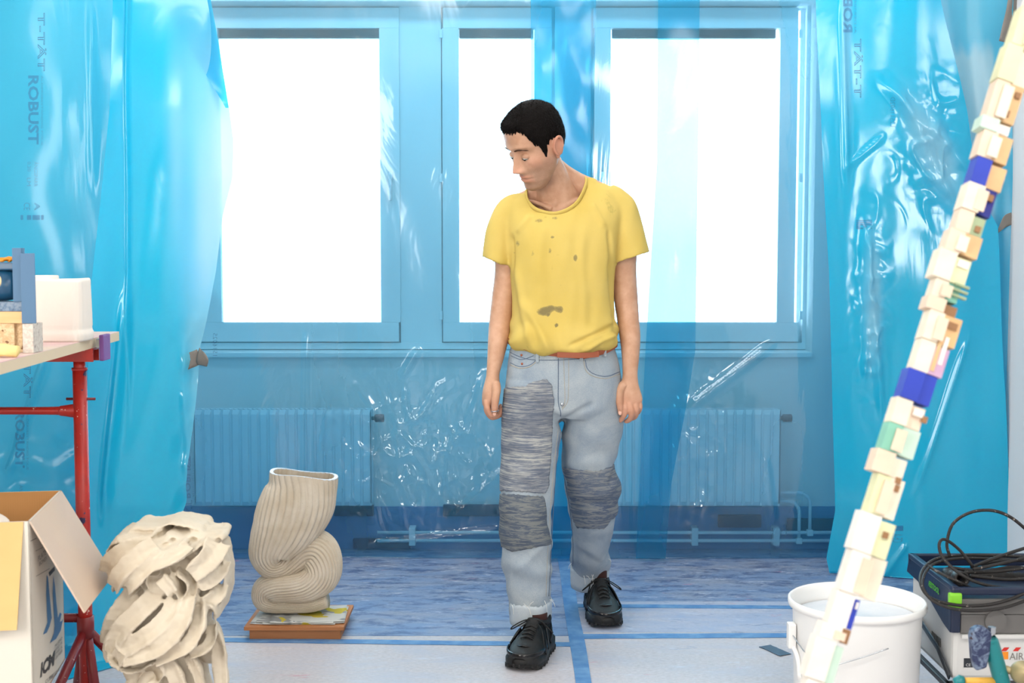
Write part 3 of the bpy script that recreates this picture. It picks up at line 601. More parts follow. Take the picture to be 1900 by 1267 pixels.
# colour masks that belong to the skin itself: beard stubble, lips, ears and knuckles a little redder
L_ = ((V - HC) @ HR) / HS; lx, ly, lz = L_[:, 0], L_[:, 1], L_[:, 2]; nearh = (lz > -.13) & (lz < .14) & (np.abs(lx) < .1) & (np.abs(ly) < .14)
stub = sstep(-.030, -.055, lz) * 0
stub = (1 - sstep(-.058, -.034, lz - .55 * (np.abs(lx) - .025) * (np.abs(lx) > .025))) * sstep(-.02, .035, ly) * sstep(-.13, -.112, lz) * nearh * .62
stub = np.maximum(stub, .0 * gz(np.abs(lx) - .068, .012) * sstep(-.06, -.03, -np.abs(lz + .03)) * (ly > 0) * (ly < .05) * nearh)
lips = gz(lx, .016) ** .6 * np.clip(gz(lz + .0605, .0038) + gz(lz + .0735, .0042), 0, 1) * (ly > .075) * nearh
stub *= 1 - np.clip(lips * 1.5, 0, 1)
flush = np.clip(lips * .5 + .35 * gz(np.abs(lx) - .085, .01) * nearh + .25 * gz(lx, .014) * gz(lz + .034, .01) * (ly > .09) * nearh + .18 * gz(np.abs(lx) - .05, .015) * gz(lz + .02, .014) * (ly > .05) * nearh, 0, 1)
flush = np.maximum(flush, .22 * sstep(P3(0, 715, 0)[2], P3(0, 765, 0)[2], V[:, 2]))
for nm, arr in (('stubble', stub), ('flush', flush)):
    a = bo.data.attributes.new(nm, 'FLOAT', 'POINT'); a.data.foreach_set('value', np.asarray(arr, np.float32))
# eyes: eyeball below the lowered lid, lashes, brows
for s in (1, -1):
    e = mesh('eyeball', H(ell_vf((s * .031, .0752, -.0008), (.0125, .0112, .0096), 18)[0]), ell_vf((0, 0, 0), (1, 1, 1), 18)[1], M_eye, man, True)
    mesh('iris', H(ell_vf((s * .031, .0832, -.0062), (.0044, .0032, .0030), 12)[0]), ell_vf((0, 0, 0), (1, 1, 1), 12)[1], M_iris, e, True)
    t = np.linspace(-1, 1, 14); lp = np.stack([s * .031 + .0142 * t, .0872 - .0070 * t ** 2 - .0016 * t * s, -.0044 + .0026 * t ** 2 - .0012 * s * t], 1)
    tube('eyelash', H(lp), np.interp(np.abs(t), [0, 1], [.0011, .0005]) * HS, M_hair, man, 6)
    mb = MB()
    for k in range(110):
        a = rnd.uniform(-1, 1); x = s * (.031 + .021 * a); z = .0245 + .0030 * (1 - a * a) - .003 * max(0, a) + rnd.uniform(-.0028, .0028) * (1.1 - .5 * abs(a)); th0 = math.asin(max(-1, min(1, x / .0755)))
        yy = np.interp(z, hz[::-1], hf[::-1]) - (.0755 - math.sqrt(max(.0755 ** 2 - x * x, 0))) * .62 + features(np.array([x]), np.array([.08]), np.array([z]))[0] + .0015
        d = np.array([s * .006, -.0014, .0022 * rnd.uniform(-.3, 1)]); mb.add(*tube_vf(H(np.array([[x, yy, z], np.array([x, yy + .0008, z]) + d * .6, np.array([x, yy - .0004, z]) + d])), [.0005, .0004, .0002], 3))
    mb.obj('eyebrow', M_brow, man)
# hair cap following the hairline
na, nr = 260, 46
tha = np.linspace(0, 2 * math.pi, na, endpoint=False); A = np.degrees(np.abs((tha + math.pi) % (2 * math.pi) - math.pi))
zh = np.interp(A, [0, 14, 30, 44, 52, 58, 64, 72, 76, 80, 88, 104, 112, 122, 150, 180], [.077, .076, .080, .070, .050, .028, .024, -.014, -.018, .008, .024, .022, -.008, -.030, -.046, -.05])
zh = zh + .0022 * np.sin(tha * 41) + .0018 * np.sin(tha * 67 + 1) + .001 * rng.normal(size=na)
HV2 = []
for k in range(nr):
    q = k / (nr - 1); z = zh + (.1238 - zh) * q ** .85; x, y = head_surf(tha, z)
    th_ = .0015 + .0075 * sstep(0, .22, q) + .0 * q
    nx, ny = x, y - .0; nzv = np.interp(z, [0, .08, .113, .124], [0, .25, 1.2, 4]) * .05; L3 = np.sqrt(nx ** 2 + ny ** 2 + nzv ** 2 + 1e-9)
    jit = .0007 * rng.normal(size=na)
    HV2.append(np.stack([x + nx / L3 * (th_ + jit), y + ny / L3 * (th_ + jit), z + nzv / L3 * th_], 1))
HV2 = np.array(HV2); last = len(HV2)
V2 = HV2.reshape(-1, 3); F2 = [[i * na + j, i * na + (j + 1) % na, (i + 1) * na + (j + 1) % na, (i + 1) * na + j] for i in range(nr - 1) for j in range(na)] + [[(nr - 1) * na + j for j in range(na)]]
hair = mesh('hair', H(V2), F2, M_hair, man, True)
mb = MB()                                             # short hairs standing out of the cap
idx = rng.integers(0, (nr - 1) * na, 5200)
for i in idx:
    p = V2[i]; d = p / np.linalg.norm(p); d = d + rng.normal(size=3) * .35 + np.array([0, .25, -.1]); d /= np.linalg.norm(d); ln = rnd.uniform(.003, .0055) if i > 3 * na else rnd.uniform(.003, .006)
    if i <= 3 * na: d = d * .4 + np.array([0, 0, -1.]) * .8
    q = H(np.array([p, p + d * ln])); s1 = np.cross(q[1] - q[0], rng.normal(size=3)); s1 *= .0007 / np.linalg.norm(s1)
    mb.add([q[0] - s1, q[0] + s1, q[1]], [[0, 1, 2]])
tag(mb.obj('short_hairs', M_hair, hair), kind='stuff')
# ring and nails
tp = P3(917.6, 762.5, -.0925); a = np.linspace(0, 2 * math.pi, 25)
tube('ring', np.stack([tp[0] + .0118 * np.cos(a), tp[1] + .0118 * np.sin(a), tp[2] + .0012 * np.cos(a)], 1), .0017, M_chrome, man, 8)
m = Mat('nail', srgb(228, 178, 156), .25); M_nail = m.m
for (x, y, d, sx_, sz_) in ((1150.6, 766, -.0705, .0062, .0078), (917.4, 768.5, -.0985, .0062, .0060)):
    mesh('nail', ell_vf(P3(x, y, d), (sx_, .0022, sz_), 12)[0], ell_vf((0, 0, 0), (1, 1, 1), 12)[1], M_nail, man, True)

# ------------------------------------------------------------------ t-shirt
m = Mat('yellow_jersey', srgb(222, 192, 88), .85); n = m.noise(5, 5); c = m.mix(m.ramp(n, [(.35, BLK), (.7, WHT)]), srgb(208, 180, 84), srgb(218, 192, 104))
n2 = m.noise(420, 2, m.coord((1, 1, .4))); c = m.mix(m.math('MULTIPLY', n2, .28), c, srgb(190, 172, 110))
at = m.n('ShaderNodeAttribute', attribute_name='stain'); n3 = m.noise(60, 5, None, .7, .8); n4 = m.noise(18, 4)
sf = m.math('MULTIPLY', at.outputs['Fac'], m.math('MULTIPLY', n3, 2.0)); c = m.mix(m.ramp(sf, [(.30, BLK), (.52, (.62, .62, .62, 1)), (.95, (.85, .85, .85, 1))]), c, srgb(112, 102, 72))
c = m.mix(m.ramp(m.noise(11, 5, m.coord(loc=(4, 2, 9)), .65, .6), [(.64, BLK), (.69, (.35, .35, .35, 1))]), c, srgb(150, 134, 62)); m.color(c); m.bump(m.noise(500, 2), .15, .001); M_shirt = m.m
def rowsec(rows, n=56, e=1.0):                        # horizontal sections: py, L, R, half depth, dy
    c_ = curve_pts(rows, (len(rows) - 1) * 8 + 1); a = np.arange(n) * 2 * math.pi / n; V = []
    for py, L, R_, b, dy in c_:
        p, q = P3(L, py, dy), P3(R_, py, dy); cx, hw_ = (p[0] + q[0]) / 2, (q[0] - p[0]) / 2
        V.append(np.stack([cx + hw_ * np.sign(np.cos(a)) * np.abs(np.cos(a)) ** e, p[1] + b * np.sign(np.sin(a)) * np.abs(np.sin(a)) ** e, np.full(n, p[2])], 1))
    k = len(V); Fc = [[i * n + j, i * n + (j + 1) % n, (i + 1) * n + (j + 1) % n, (i + 1) * n + j] for i in range(k - 1) for j in range(n)]
    Fc = [f[::-1] for f in Fc] + [list(range(n)), [(k - 1) * n + j for j in range(n)][::-1]]
    return np.vstack(V), Fc
shirt = [rowsec([(330, 1055, 1102, .040, .045), (342, 1008, 1126, .058, .04), (356, 972, 1144, .076, .03), (372, 948, 1156, .092, .022), (395, 937, 1160, .108, .015), (430, 938, 1152, .124, .01), (480, 943, 1142, .130, .01), (520, 948, 1138, .130, .01), (560, 952, 1139, .128, .008),
                 (595, 951, 1142, .130, .004), (616, 946, 1147, .142, 0), (634, 948, 1146, .148, 0), (646, 954, 1134, .146, 0), (655, 972, 1108, .134, 0)], 64, .86)]
shirt.append(tb([row(1120, 372, .03, .062, .058), row(1145, 388, .025, .062, .062), row(1160, 425, .022, .058, .064), row(1166, 455, .022, .061, .064), row(1171, 484, .022, .0665, .064)], 28))
shirt.append(tb([row(975, 385, .03, .055, .055), row(948, 396, .025, .055, .060), row(931, 425, .022, .050, .062), row(925, 455, .022, .0495, .062), row(920, 489, .022, .0515, .062)], 28))
V, Fc = union_remesh(shirt, .0045, 12); Fc = np.asarray(Fc); N = vnormals(V, Fc)
pxs = 950 + (V[:, 0] / V[:, 1]) * F; k_ = V[:, 1] * 0
def topx(V):                                          # pixel of world points (used only to read garment regions off the photo)
    d = V - np.array([0, 0, CAMH]); zc = d[:, 1] * CT - d[:, 2] * ST; yc = d[:, 1] * ST + d[:, 2] * CT; return 950 + F * d[:, 0] / zc, 633.5 - F * yc / zc
px, py = topx(V)
front = sstep(.1, .5, -N[:, 1])
f = np.zeros(len(V))
# vertical drapes, sag folds at the blouse, armpit pulls
f += .0060 * smooth_noise(V * [1, .4, .22], 7, 71) * sstep(400, 480, py) + .0022 * smooth_noise(V * [1, .5, .3], 15, 72)
f += .007 * sstep(560, 630, py) * np.sin((py - 600 - .22 * np.abs(px - 1040)) / 6.2 + 2.0 * smooth_noise(V, 3, 73)) * sstep(40, 100, np.abs(px - 1050)) * .7
f += .005 * sstep(570, 640, py) * smooth_noise(V * [1, 1, .6], 9, 74)
for a, b, w_, h in (((960, 500), (985, 640), 7, .008), ((975, 560), (1020, 650), 8, .007), ((1130, 490), (1142, 610), 5, -.008), ((1128, 430), (1132, 500), 4, -.006), ((948, 440), (950, 500), 4, -.006),
                    ((1080, 440), (1085, 600), 9, .004), ((1010, 420), (1000, 520), 9, .004), ((1060, 640), (1135, 605), 4, -.007), ((1085, 650), (1143, 618), 4, .006), ((1100, 380), (1120, 420), 6, .004), ((985, 400), (960, 430), 5, .004)):
    r, nn = seg_ridge(px, py, a, b, w_); f += 1.5 * h * r * front
V = V + N * f[:, None]; V[:, 2] -= .0  # neck opening and sleeve ends
nc = P3(1033, 356, 0); nax = np.array([.16, -.50, .85]); nax /= np.linalg.norm(nax)
nu = np.array([1, 0, 0]) - nax * nax[0]; nu /= np.linalg.norm(nu); nv = np.cross(nax, nu)
NA, NB = .104, .088
ncv = np.array([P3(x, y, d) for x, y, d in ((976, 356, .0), (979, 372, -.045), (991, 386, -.078), (1010, 394, -.090), (1032, 396, -.094), (1055, 388, -.090), (1072, 374, -.078), (1084, 352, -.045), (1088, 334, .0), (1080, 328, .045), (1058, 334, .085), (1030, 338, .095), (1000, 346, .085), (982, 350, .045))])
ncl = curve_pts(np.vstack([ncv, ncv[:1]]), 90)[:-1]
ctr = ncl.mean(0); U_, S_, Vt = np.linalg.svd(ncl - ctr); e1, e2, e3 = Vt; e3 = e3 * np.sign(e3[2])
q = (V - ctr); qa, qb, qh = q @ e1, q @ e2, q @ e3; ca, cb = (ncl - ctr) @ e1, (ncl - ctr) @ e2; ang = np.arctan2(cb, ca); rad = np.hypot(ca, cb); o_ = np.argsort(ang)
inside = np.hypot(qa, qb) < np.interp(np.arctan2(qb, qa), ang[o_], rad[o_], period=2 * math.pi)
cut = inside & (qh > -.065) & (py < 420)
def below(a, b, side):                                # plane through two photo points, containing the view depth
    A, B = P3(*a), P3(*b); d = (B - A) / np.linalg.norm(B - A); nrm = np.array([d[2], 0, -d[0]]) * side; return (V - A) @ nrm > 0
cut |= below((893, 476), (947, 499), 1) & (px < 947) & (py > 440) & (py < 530) & (V[:, 0] < P3(948, 0)[0])
cut |= below((1134, 491), (1208, 467), 1) & (px > 1146) & (py > 440) & (py < 530)
keep = ~cut[Fc].any(1); Fk = Fc[keep]; used = np.unique(Fk); mp_ = -np.ones(len(V), int); mp_[used] = np.arange(len(used))
Vs = smooth_border(V[used], mp_[Fk]); ts = mesh('t_shirt', Vs, mp_[Fk], M_shirt, man, True, label='stained yellow short sleeved t-shirt')
so = ts.modifiers.new('th', 'SOLIDIFY'); so.thickness = .0028; so.offset = -1
Vu, pu, qu = V[used], px[used], py[used]
stain = np.zeros(len(Vu))
for (x, y, a, b, s) in ((1010, 578, 12, 8, 1.1), (1022, 572, 9, 6, .9), (1038, 574, 8, 7, .9), (1068, 478, 4, 7, .9), (1025, 440, 4, 3, .7), (1032, 602, 3, 3, 1.6), (1017, 584, 2, 2, 1.6), (960, 452, 6, 9, .45), (950, 470, 4, 6, .4), (1000, 410, 10, 6, .5), (1030, 405, 8, 4, .5), (1020, 465, 4, 8, .5), (1040, 530, 4, 4, .4), (990, 470, 6, 10, .35)):
    stain += s * np.exp(-(((pu - x) / a) ** 2 + ((qu - y) / b) ** 2) ** 1.5)
stain *= sstep(4.3, 4.2, Vu[:, 1]) if False else (Vu[:, 1] < YM)
a = ts.data.attributes.new('stain', 'FLOAT', 'POINT'); a.data.foreach_set('value', stain.astype(np.float32))
sec = np.array([[-1, -.35], [1, -.35], [1.1, .35], [0, .6], [-1.1, .35]])
tv = np.vstack([ncl, ncl[:2]]); Vc, Fcc = tube_vf(tv, .0080, cap=False, sec=np.stack([np.cos(np.linspace(0, 2 * math.pi, 9)[:-1]), .55 * np.sin(np.linspace(0, 2 * math.pi, 9)[:-1])], 1), up0=(0, .3, 1)); mesh('collar', Vc, Fcc, M_shirt, man, True)

# ------------------------------------------------------------------ jeans
def denim(name, c1, c2, c3, stripes=None):
    m = Mat(name, rough=.85); n = m.noise(7, 6, None, .65, .5); c = m.mix(m.ramp(n, [(.3, BLK), (.72, WHT)]), c1, c2)
    w_ = m.noise(1300, 2, m.coord((1, 1, .3))); c = m.mix(m.math('MULTIPLY', m.ramp(w_, [(.45, BLK), (.62, WHT)]), .45), c, c3)
    if stripes:
        v = m.coord(stripes[3] if len(stripes) > 3 else (1.6, 1, 46), rot=stripes[2] if len(stripes) > 2 else (0, 0, 0)); s = m.noise(stripes[0], 5, v, .7, 1.0)
        c = m.mix(m.ramp(s, [(.47, BLK), (.56, WHT)]), c, stripes[1])
        if len(stripes) > 4: s2 = m.noise(6, 4, m.coord((1, 1, 3))); c = m.mix(m.math('MULTIPLY', m.ramp(s2, [(.4, BLK), (.6, WHT)]), .6), c, stripes[4])
    m.color(c); m.bump(w_, .2, .001); return m.m
M_denim = denim('faded_denim', srgb(136, 152, 168), srgb(186, 194, 196), srgb(112, 132, 156))
M_cuff = denim('denim_reverse', srgb(172, 186, 198), srgb(196, 204, 208), srgb(156, 172, 188))
M_dark_denim = denim('dark_denim_patch', srgb(70, 82, 100), srgb(92, 102, 114), srgb(58, 68, 88), (3.5, srgb(120, 124, 124), (0, .6, 0), (5, 1, 34)))
M_knee = denim('blue_denim_patch', srgb(84, 98, 122), srgb(112, 122, 136), srgb(70, 84, 110), (3.5, srgb(138, 142, 144), (0, -.6, 0), (5, 1, 34)))
M_darn = denim('darned_denim', srgb(92, 102, 122), srgb(132, 138, 146), srgb(86, 98, 120), (3.0, srgb(180, 181, 176), (0, 0, 0), (4, 1, 100), srgb(78, 88, 108)))
m = Mat('seam_thread', srgb(176, 168, 150), .8); M_seam = m.m
m = Mat('seam_dark', srgb(86, 104, 128), .8); M_seam2 = m.m
m = Mat('white_thread', srgb(228, 228, 222), .8); M_thread = m.m
m = Mat('brown_leather', srgb(150, 78, 48), .5); m.bump(m.noise(90, 4), .3, .002); M_leather = m.m
def leg(rows):                                        # py, L, R, Y, half depth
    c_ = curve_pts(rows, (len(rows) - 1) * 6 + 1); n = 36; a = np.arange(n) * 2 * math.pi / n; V = []
    for py_, L, R_, Y, b in c_:
        p, q = W(L, py_, Y), W(R_, py_, Y); cx, h = (p[0] + q[0]) / 2, (q[0] - p[0]) / 2
        V.append(np.stack([cx + h * np.cos(a), Y + b * np.sin(a), np.full(n, p[2])], 1))
    k = len(V); Fc = [[i * n + j, i * n + (j + 1) % n, (i + 1) * n + (j + 1) % n, (i + 1) * n + j][::-1] for i in range(k - 1) for j in range(n)] + [list(range(n)), [(k - 1) * n + j for j in range(n)][::-1]]
    return np.vstack(V), Fc
YL, YR_ = 4.17, 4.60
pelvis = rowsec([(636, 952, 1138, .112, 0), (648, 946, 1142, .120, 0), (670, 942, 1148, .128, 0), (700, 938, 1152, .136, .005), (730, 937, 1154, .138, .01), (755, 940, 1152, .130, .01), (775, 955, 1140, .105, .01)], 56, .9)
legL = leg([(705, 938, 1050, 4.27, .120), (760, 934, 1043, 4.25, .115), (800, 932, 1041, 4.24, .108), (850, 931, 1033, 4.22, .100), (900, 929, 1028, 4.19, .092), (950, 929, 1024, 4.17, .088), (1000, 930, 1022, 4.165, .085), (1050, 931, 1021, 4.165, .083), (1100, 939, 1020, 4.165, .080), (1148, 948, 1019, 4.165, .078)])
legR = leg([(705, 1040, 1152, 4.29, .120), (760, 1040, 1157, 4.30, .115), (800, 1041, 1154, 4.31, .110), (850, 1042, 1146, 4.33, .100), (880, 1044, 1147, 4.34, .095), (905, 1049, 1151, 4.37, .093), (950, 1058, 1144, 4.43, .088), (1000, 1061, 1136, 4.50, .083), (1040, 1060, 1131, 4.56, .080), (1074, 1066, 1124, 4.60, .076)])
V, Fc = union_remesh([pelvis, legL, legR], .0042, 12); Fc = np.asarray(Fc); N = vnormals(V, Fc); px, py = topx(V)
f = .0035 * smooth_noise(V * [1, 1, .6], 5.5, 81) + .0028 * smooth_noise(V * [.7, 1, 1.6], 10, 82) * sstep(760, 840, py)
f += .0045 * np.sin(py / 7.5 + 1.5 * smooth_noise(V, 3, 83)) * (gz(py - 905, 26) * (px > 1040) + .7 * gz(py - 1040, 30) + gz(py - 770, 18) * gz(px - 1040, 26)) 
for a, b, w_, h in (((1040, 780), (985, 740), 6, -.007), ((1040, 785), (1100, 750), 6, -.007), ((1042, 800), (1060, 870), 7, .006), ((1150, 850), (1130, 900), 5, -.008), ((940, 860), (1000, 900), 8, .005), ((1020, 1000), (960, 1060), 8, .006), ((1065, 1000), (1120, 1040), 7, .006)):
    r, nn = seg_ridge(px, py, a, b, w_); f += h * r
V = V + N * f[:, None]
jeans = mesh('jeans', V, Fc, M_denim, man, True, label='faded light blue jeans with rolled cuffs')
JV, JF, JN, jpx, jpy = V, Fc, vnormals(V, Fc), px, py
def in_poly(x, y, poly):
    ins = np.zeros(len(x), bool); n = len(poly)
    for i in range(n):
        (x1, y1), (x2, y2) = poly[i], poly[(i + 1) % n]; c_ = ((y1 > y) != (y2 > y)) & (x < (x2 - x1) * (y - y1) / (y2 - y1 + 1e-9) + x1); ins ^= c_
    return ins
def patch(name, poly, mat, off=.0035, **kw):
    sel = in_poly(jpx + 1.2 * np.sin(jpy * .9), jpy + 1.2 * np.sin(jpx * .7), poly) & (JN[:, 1] < .25); Fk = JF[sel[JF].all(1)]; used = np.unique(Fk); mm = -np.ones(len(JV), int); mm[used] = np.arange(len(used))
    o = mesh(name, smooth_border(JV[used] + JN[used] * off, mm[Fk], 4), mm[Fk], mat, man, True, **kw); s = o.modifiers.new('th', 'SOLIDIFY'); s.thickness = off + .001; s.offset = -1; return o
patch('thigh_patch', [(925, 722), (955, 716), (975, 716), (1000, 704), (1013, 701), (1025, 712), (1030, 740), (1024, 800), (1022, 845), (1019, 905), (1012, 917), (975, 914), (920, 911)], M_darn, label='large darned patch with pale horizontal stitches')
patch('knee_patch', [(920, 914), (975, 917), (1012, 920), (1015, 960), (1019, 1010), (975, 1021), (950, 1026), (920, 1008)], M_dark_denim, label='dark grey blue knee patch on the front leg')
patch('knee_patch', [(1044, 862), (1070, 869), (1110, 873), (1147, 860), (1156, 900), (1146, 955), (1122, 981), (1070, 979), (1060, 940), (1050, 890)], M_knee, label='blue grey knee patch on the rear leg')
jb = BVHTree.FromPolygons([tuple(v) for v in JV], [tuple(map(int, f_)) for f_ in JF])
def on_jeans(pts, off=.0015, n=None):
    out = []; o = Vector((0, 0, CAMH)); pts = curve_pts(pts, n or len(pts) * 8)
    for x, y in pts:
        d = (Vector(W(x, y, 4.0)) - o).normalized(); h = jb.ray_cast(o, d)
        if h[0]: out.append(np.array(h[0]) + np.array(h[1]) * off)
    return np.array(out)
def seam(name, pts, r=.0012, mat=None, off=.0003):
    r *= .75
    P = on_jeans(pts, off)
    if len(P) > 2: return tube(name, P, r, mat or M_seam, man, 6)
for dx in (0, 6): seam('seam', [(947, 673 + dx * .6), (965, 680 + dx * .5), (985, 676 + dx * .5), (1001, 662 + dx * .3)], .0016 if dx else .0012, M_seam if dx else M_seam2)
for dx in (0, 6): seam('seam', [(1086, 668), (1090, 684), (1103, 694 + dx * .7), (1125, 698 + dx * .6), (1149, 690 + dx * .8)] if dx == 0 else [(1083, 668), (1087, 687), (1101, 698), (1125, 702), (1150, 694)], .0014, M_seam if dx else M_seam2)
seam('seam', [(948, 660), (968, 667), (990, 660)], .0014, M_seam2)
seam('seam', [(1036, 665), (1036, 700), (1036, 745), (1040, 764), (1040, 772)], .0018, M_seam2); seam('seam', [(1046, 665), (1047, 700), (1048, 745), (1043, 757)], .0012); seam('seam', [(1055, 665), (1055, 720), (1053, 745), (1043, 760)], .0012)
seam('seam', [(1041, 790), (1033, 850), (1026, 950), (1021, 1050), (1018, 1106)], .0020, M_seam2); seam('seam', [(1036, 795), (1028, 860), (1020, 960), (1015, 1050), (1013, 1106)], .0011)
seam('seam', [(1046, 880), (1057, 940), (1063, 1000), (1063, 1050)], .0018, M_seam2)
for pts in ([(944, 652), (960, 660), (985, 667), (1036, 668), (1090, 664), (1120, 656), (1142, 642)],): seam('waist_seam', pts, .0014, M_seam2)
for (x, y) in ((998, 658), (1078, 656), (1120, 648)):
    P = on_jeans([(x, y - 8), (x, y + 14)], .006, 6); V_, F_ = tube_vf(P, np.tile([.0015, .0055], (len(P), 1)), 8, up0=(0, 1, 0)); mesh('belt_loop', V_, F_, M_denim, man)
P = on_jeans([(1043, 752)], .002) if False else None
fb = on_jeans([(1043, 750), (1044, 751)], .002, 2); mesh('rivet', ell_vf(fb[0], (.006, .003, .006), 12)[0], ell_vf((0, 0, 0), (1, 1, 1), 12)[1], M_chrome, man, True)
for (x, y) in ((968, 659), (969, 675)):
    fb = on_jeans([(x, y), (x + 1, y)], .001, 2); mesh('rivet', ell_vf(fb[0], (.004, .002, .004), 10)[0], ell_vf((0, 0, 0), (1, 1, 1), 10)[1], M_leather, man, True)
# belt: band round the waist and its loose end
a = np.linspace(0, 2 * math.pi, 61); wl, wr = P3(946, 648)[0], P3(1142, 640)[0]; cx, hx = (wl + wr) / 2, (wr - wl) / 2 + .004
bz = np.array([P3(0, np.interp(x, [-1, -.3, .3, .75, 1], [632, 648, 655, 646, 636]))[2] for x in np.cos(a)])
BP = np.stack([cx + hx * np.sign(np.cos(a)) * np.abs(np.cos(a)) ** .9, YM + .127 * np.sign(np.sin(a)) * np.abs(np.sin(a)) ** .9, bz], 1)
V_, F_ = tube_vf(BP, np.tile([.0098, .0025], (61, 1)), 4, cap=False, sec=np.array([[1, 1], [-1, 1], [-1, -1], [1, -1]]), up0=(0, 0, 1)); mesh('belt', V_, F_, M_leather, man, label='brown leather belt')
P = np.array([P3(x, y, d) for x, y, d in ((1034, 658, -.138), (1060, 659, -.142), (1090, 659, -.140), (1111, 657, -.134))]); P = curve_pts(P, 16)
V_, F_ = tube_vf(P, np.tile([.0085, .0022], (16, 1)), 4, sec=np.array([[1, 1], [-1, 1], [-1, -1], [1, -1]]), up0=(0, 0, 1)); mesh('belt_end', V_, F_, M_leather, man)
# rolled cuffs
def cuff(cx_, Y, z0, z1, hx_, hy, tilt, seed):
    n, k = 72, 9; a = np.arange(n) * 2 * math.pi / n; V = []
    for i, (q, off) in enumerate(((0, -.007), (0, .0), (.03, .004), (.3, .006), (.6, .006), (.85, .007), (1, .006), (1, .001), (.9, -.004))):
        fray = (.0025 * np.sin(a * 23 + seed) + .002 * np.sin(a * 41)) if q >= .98 else 0
        z = z0 + (z1 - z0) * q + fray + tilt[0] * np.cos(a) + tilt[1] * np.sin(a) + .003 * np.sin(a * 3 + seed)
        w_ = off + .002 * np.sin(a * 5 + seed) ; V.append(np.stack([cx_ + (hx_ + w_) * np.cos(a), Y + (hy + w_) * np.sin(a), z], 1))
    V = np.vstack(V); Fc = [[i * n + j, i * n + (j + 1) % n, (i + 1) * n + (j + 1) % n, (i + 1) * n + j] for i in range(k - 1) for j in range(n)]
    o = mesh('cuff', V, Fc, M_cuff, man, True); s = o.modifiers.new('th', 'SOLIDIFY'); s.thickness = .002; return o
pL, qL = W(948, 1152, 4.165), W(1019, 1113, 4.165); cL = cuff((W(983.5, 1130, 4.165)[0]), 4.165, pL[2] + .0, qL[2], .064, .080, (.002, 0), 1)
pR, qR = W(1066, 1078, 4.60), W(1124, 1045, 4.60); cR = cuff((W(1095, 1060, 4.60)[0]), 4.60, pR[2] - .004, qR[2] + .006, .064, .076, (.018, .012), 4)
mb = MB()
for (x, y, dx, dy, Y) in ((972, 1120, 14, 24, 4.07), (990, 1116, -8, 10, 4.07), (1010, 1114, 5, 22, 4.09), (1020, 1112, 10, 14, 4.12), (950, 1122, 3, 18, 4.08), (1022, 1112, 5, 3, 4.12)):
    mb.add(*tube_vf(curve_pts([W(x, y, Y), W(x + dx * .7, y + dy * .4, Y - .01), W(x + dx, y + dy, Y - .004)], 8), .0008, 5))
for (x, y, dx, dy, Y) in ((1083, 1068, 3, 16, 4.50), (1098, 1066, 3, 18, 4.50), (1101, 1066, -2, 12, 4.50), (1128, 1036, 6, 6, 4.52), (1060, 1045, -5, 10, 4.5), (1088, 1068, 6, 6, 4.5)):
    mb.add(*tube_vf(curve_pts([W(x, y, Y), W(x + dx * .7, y + dy * .4, Y - .01), W(x + dx, y + dy, Y - .004)], 8), .0009, 5))
tag(mb.obj('loose_threads', M_thread, man), kind='stuff')
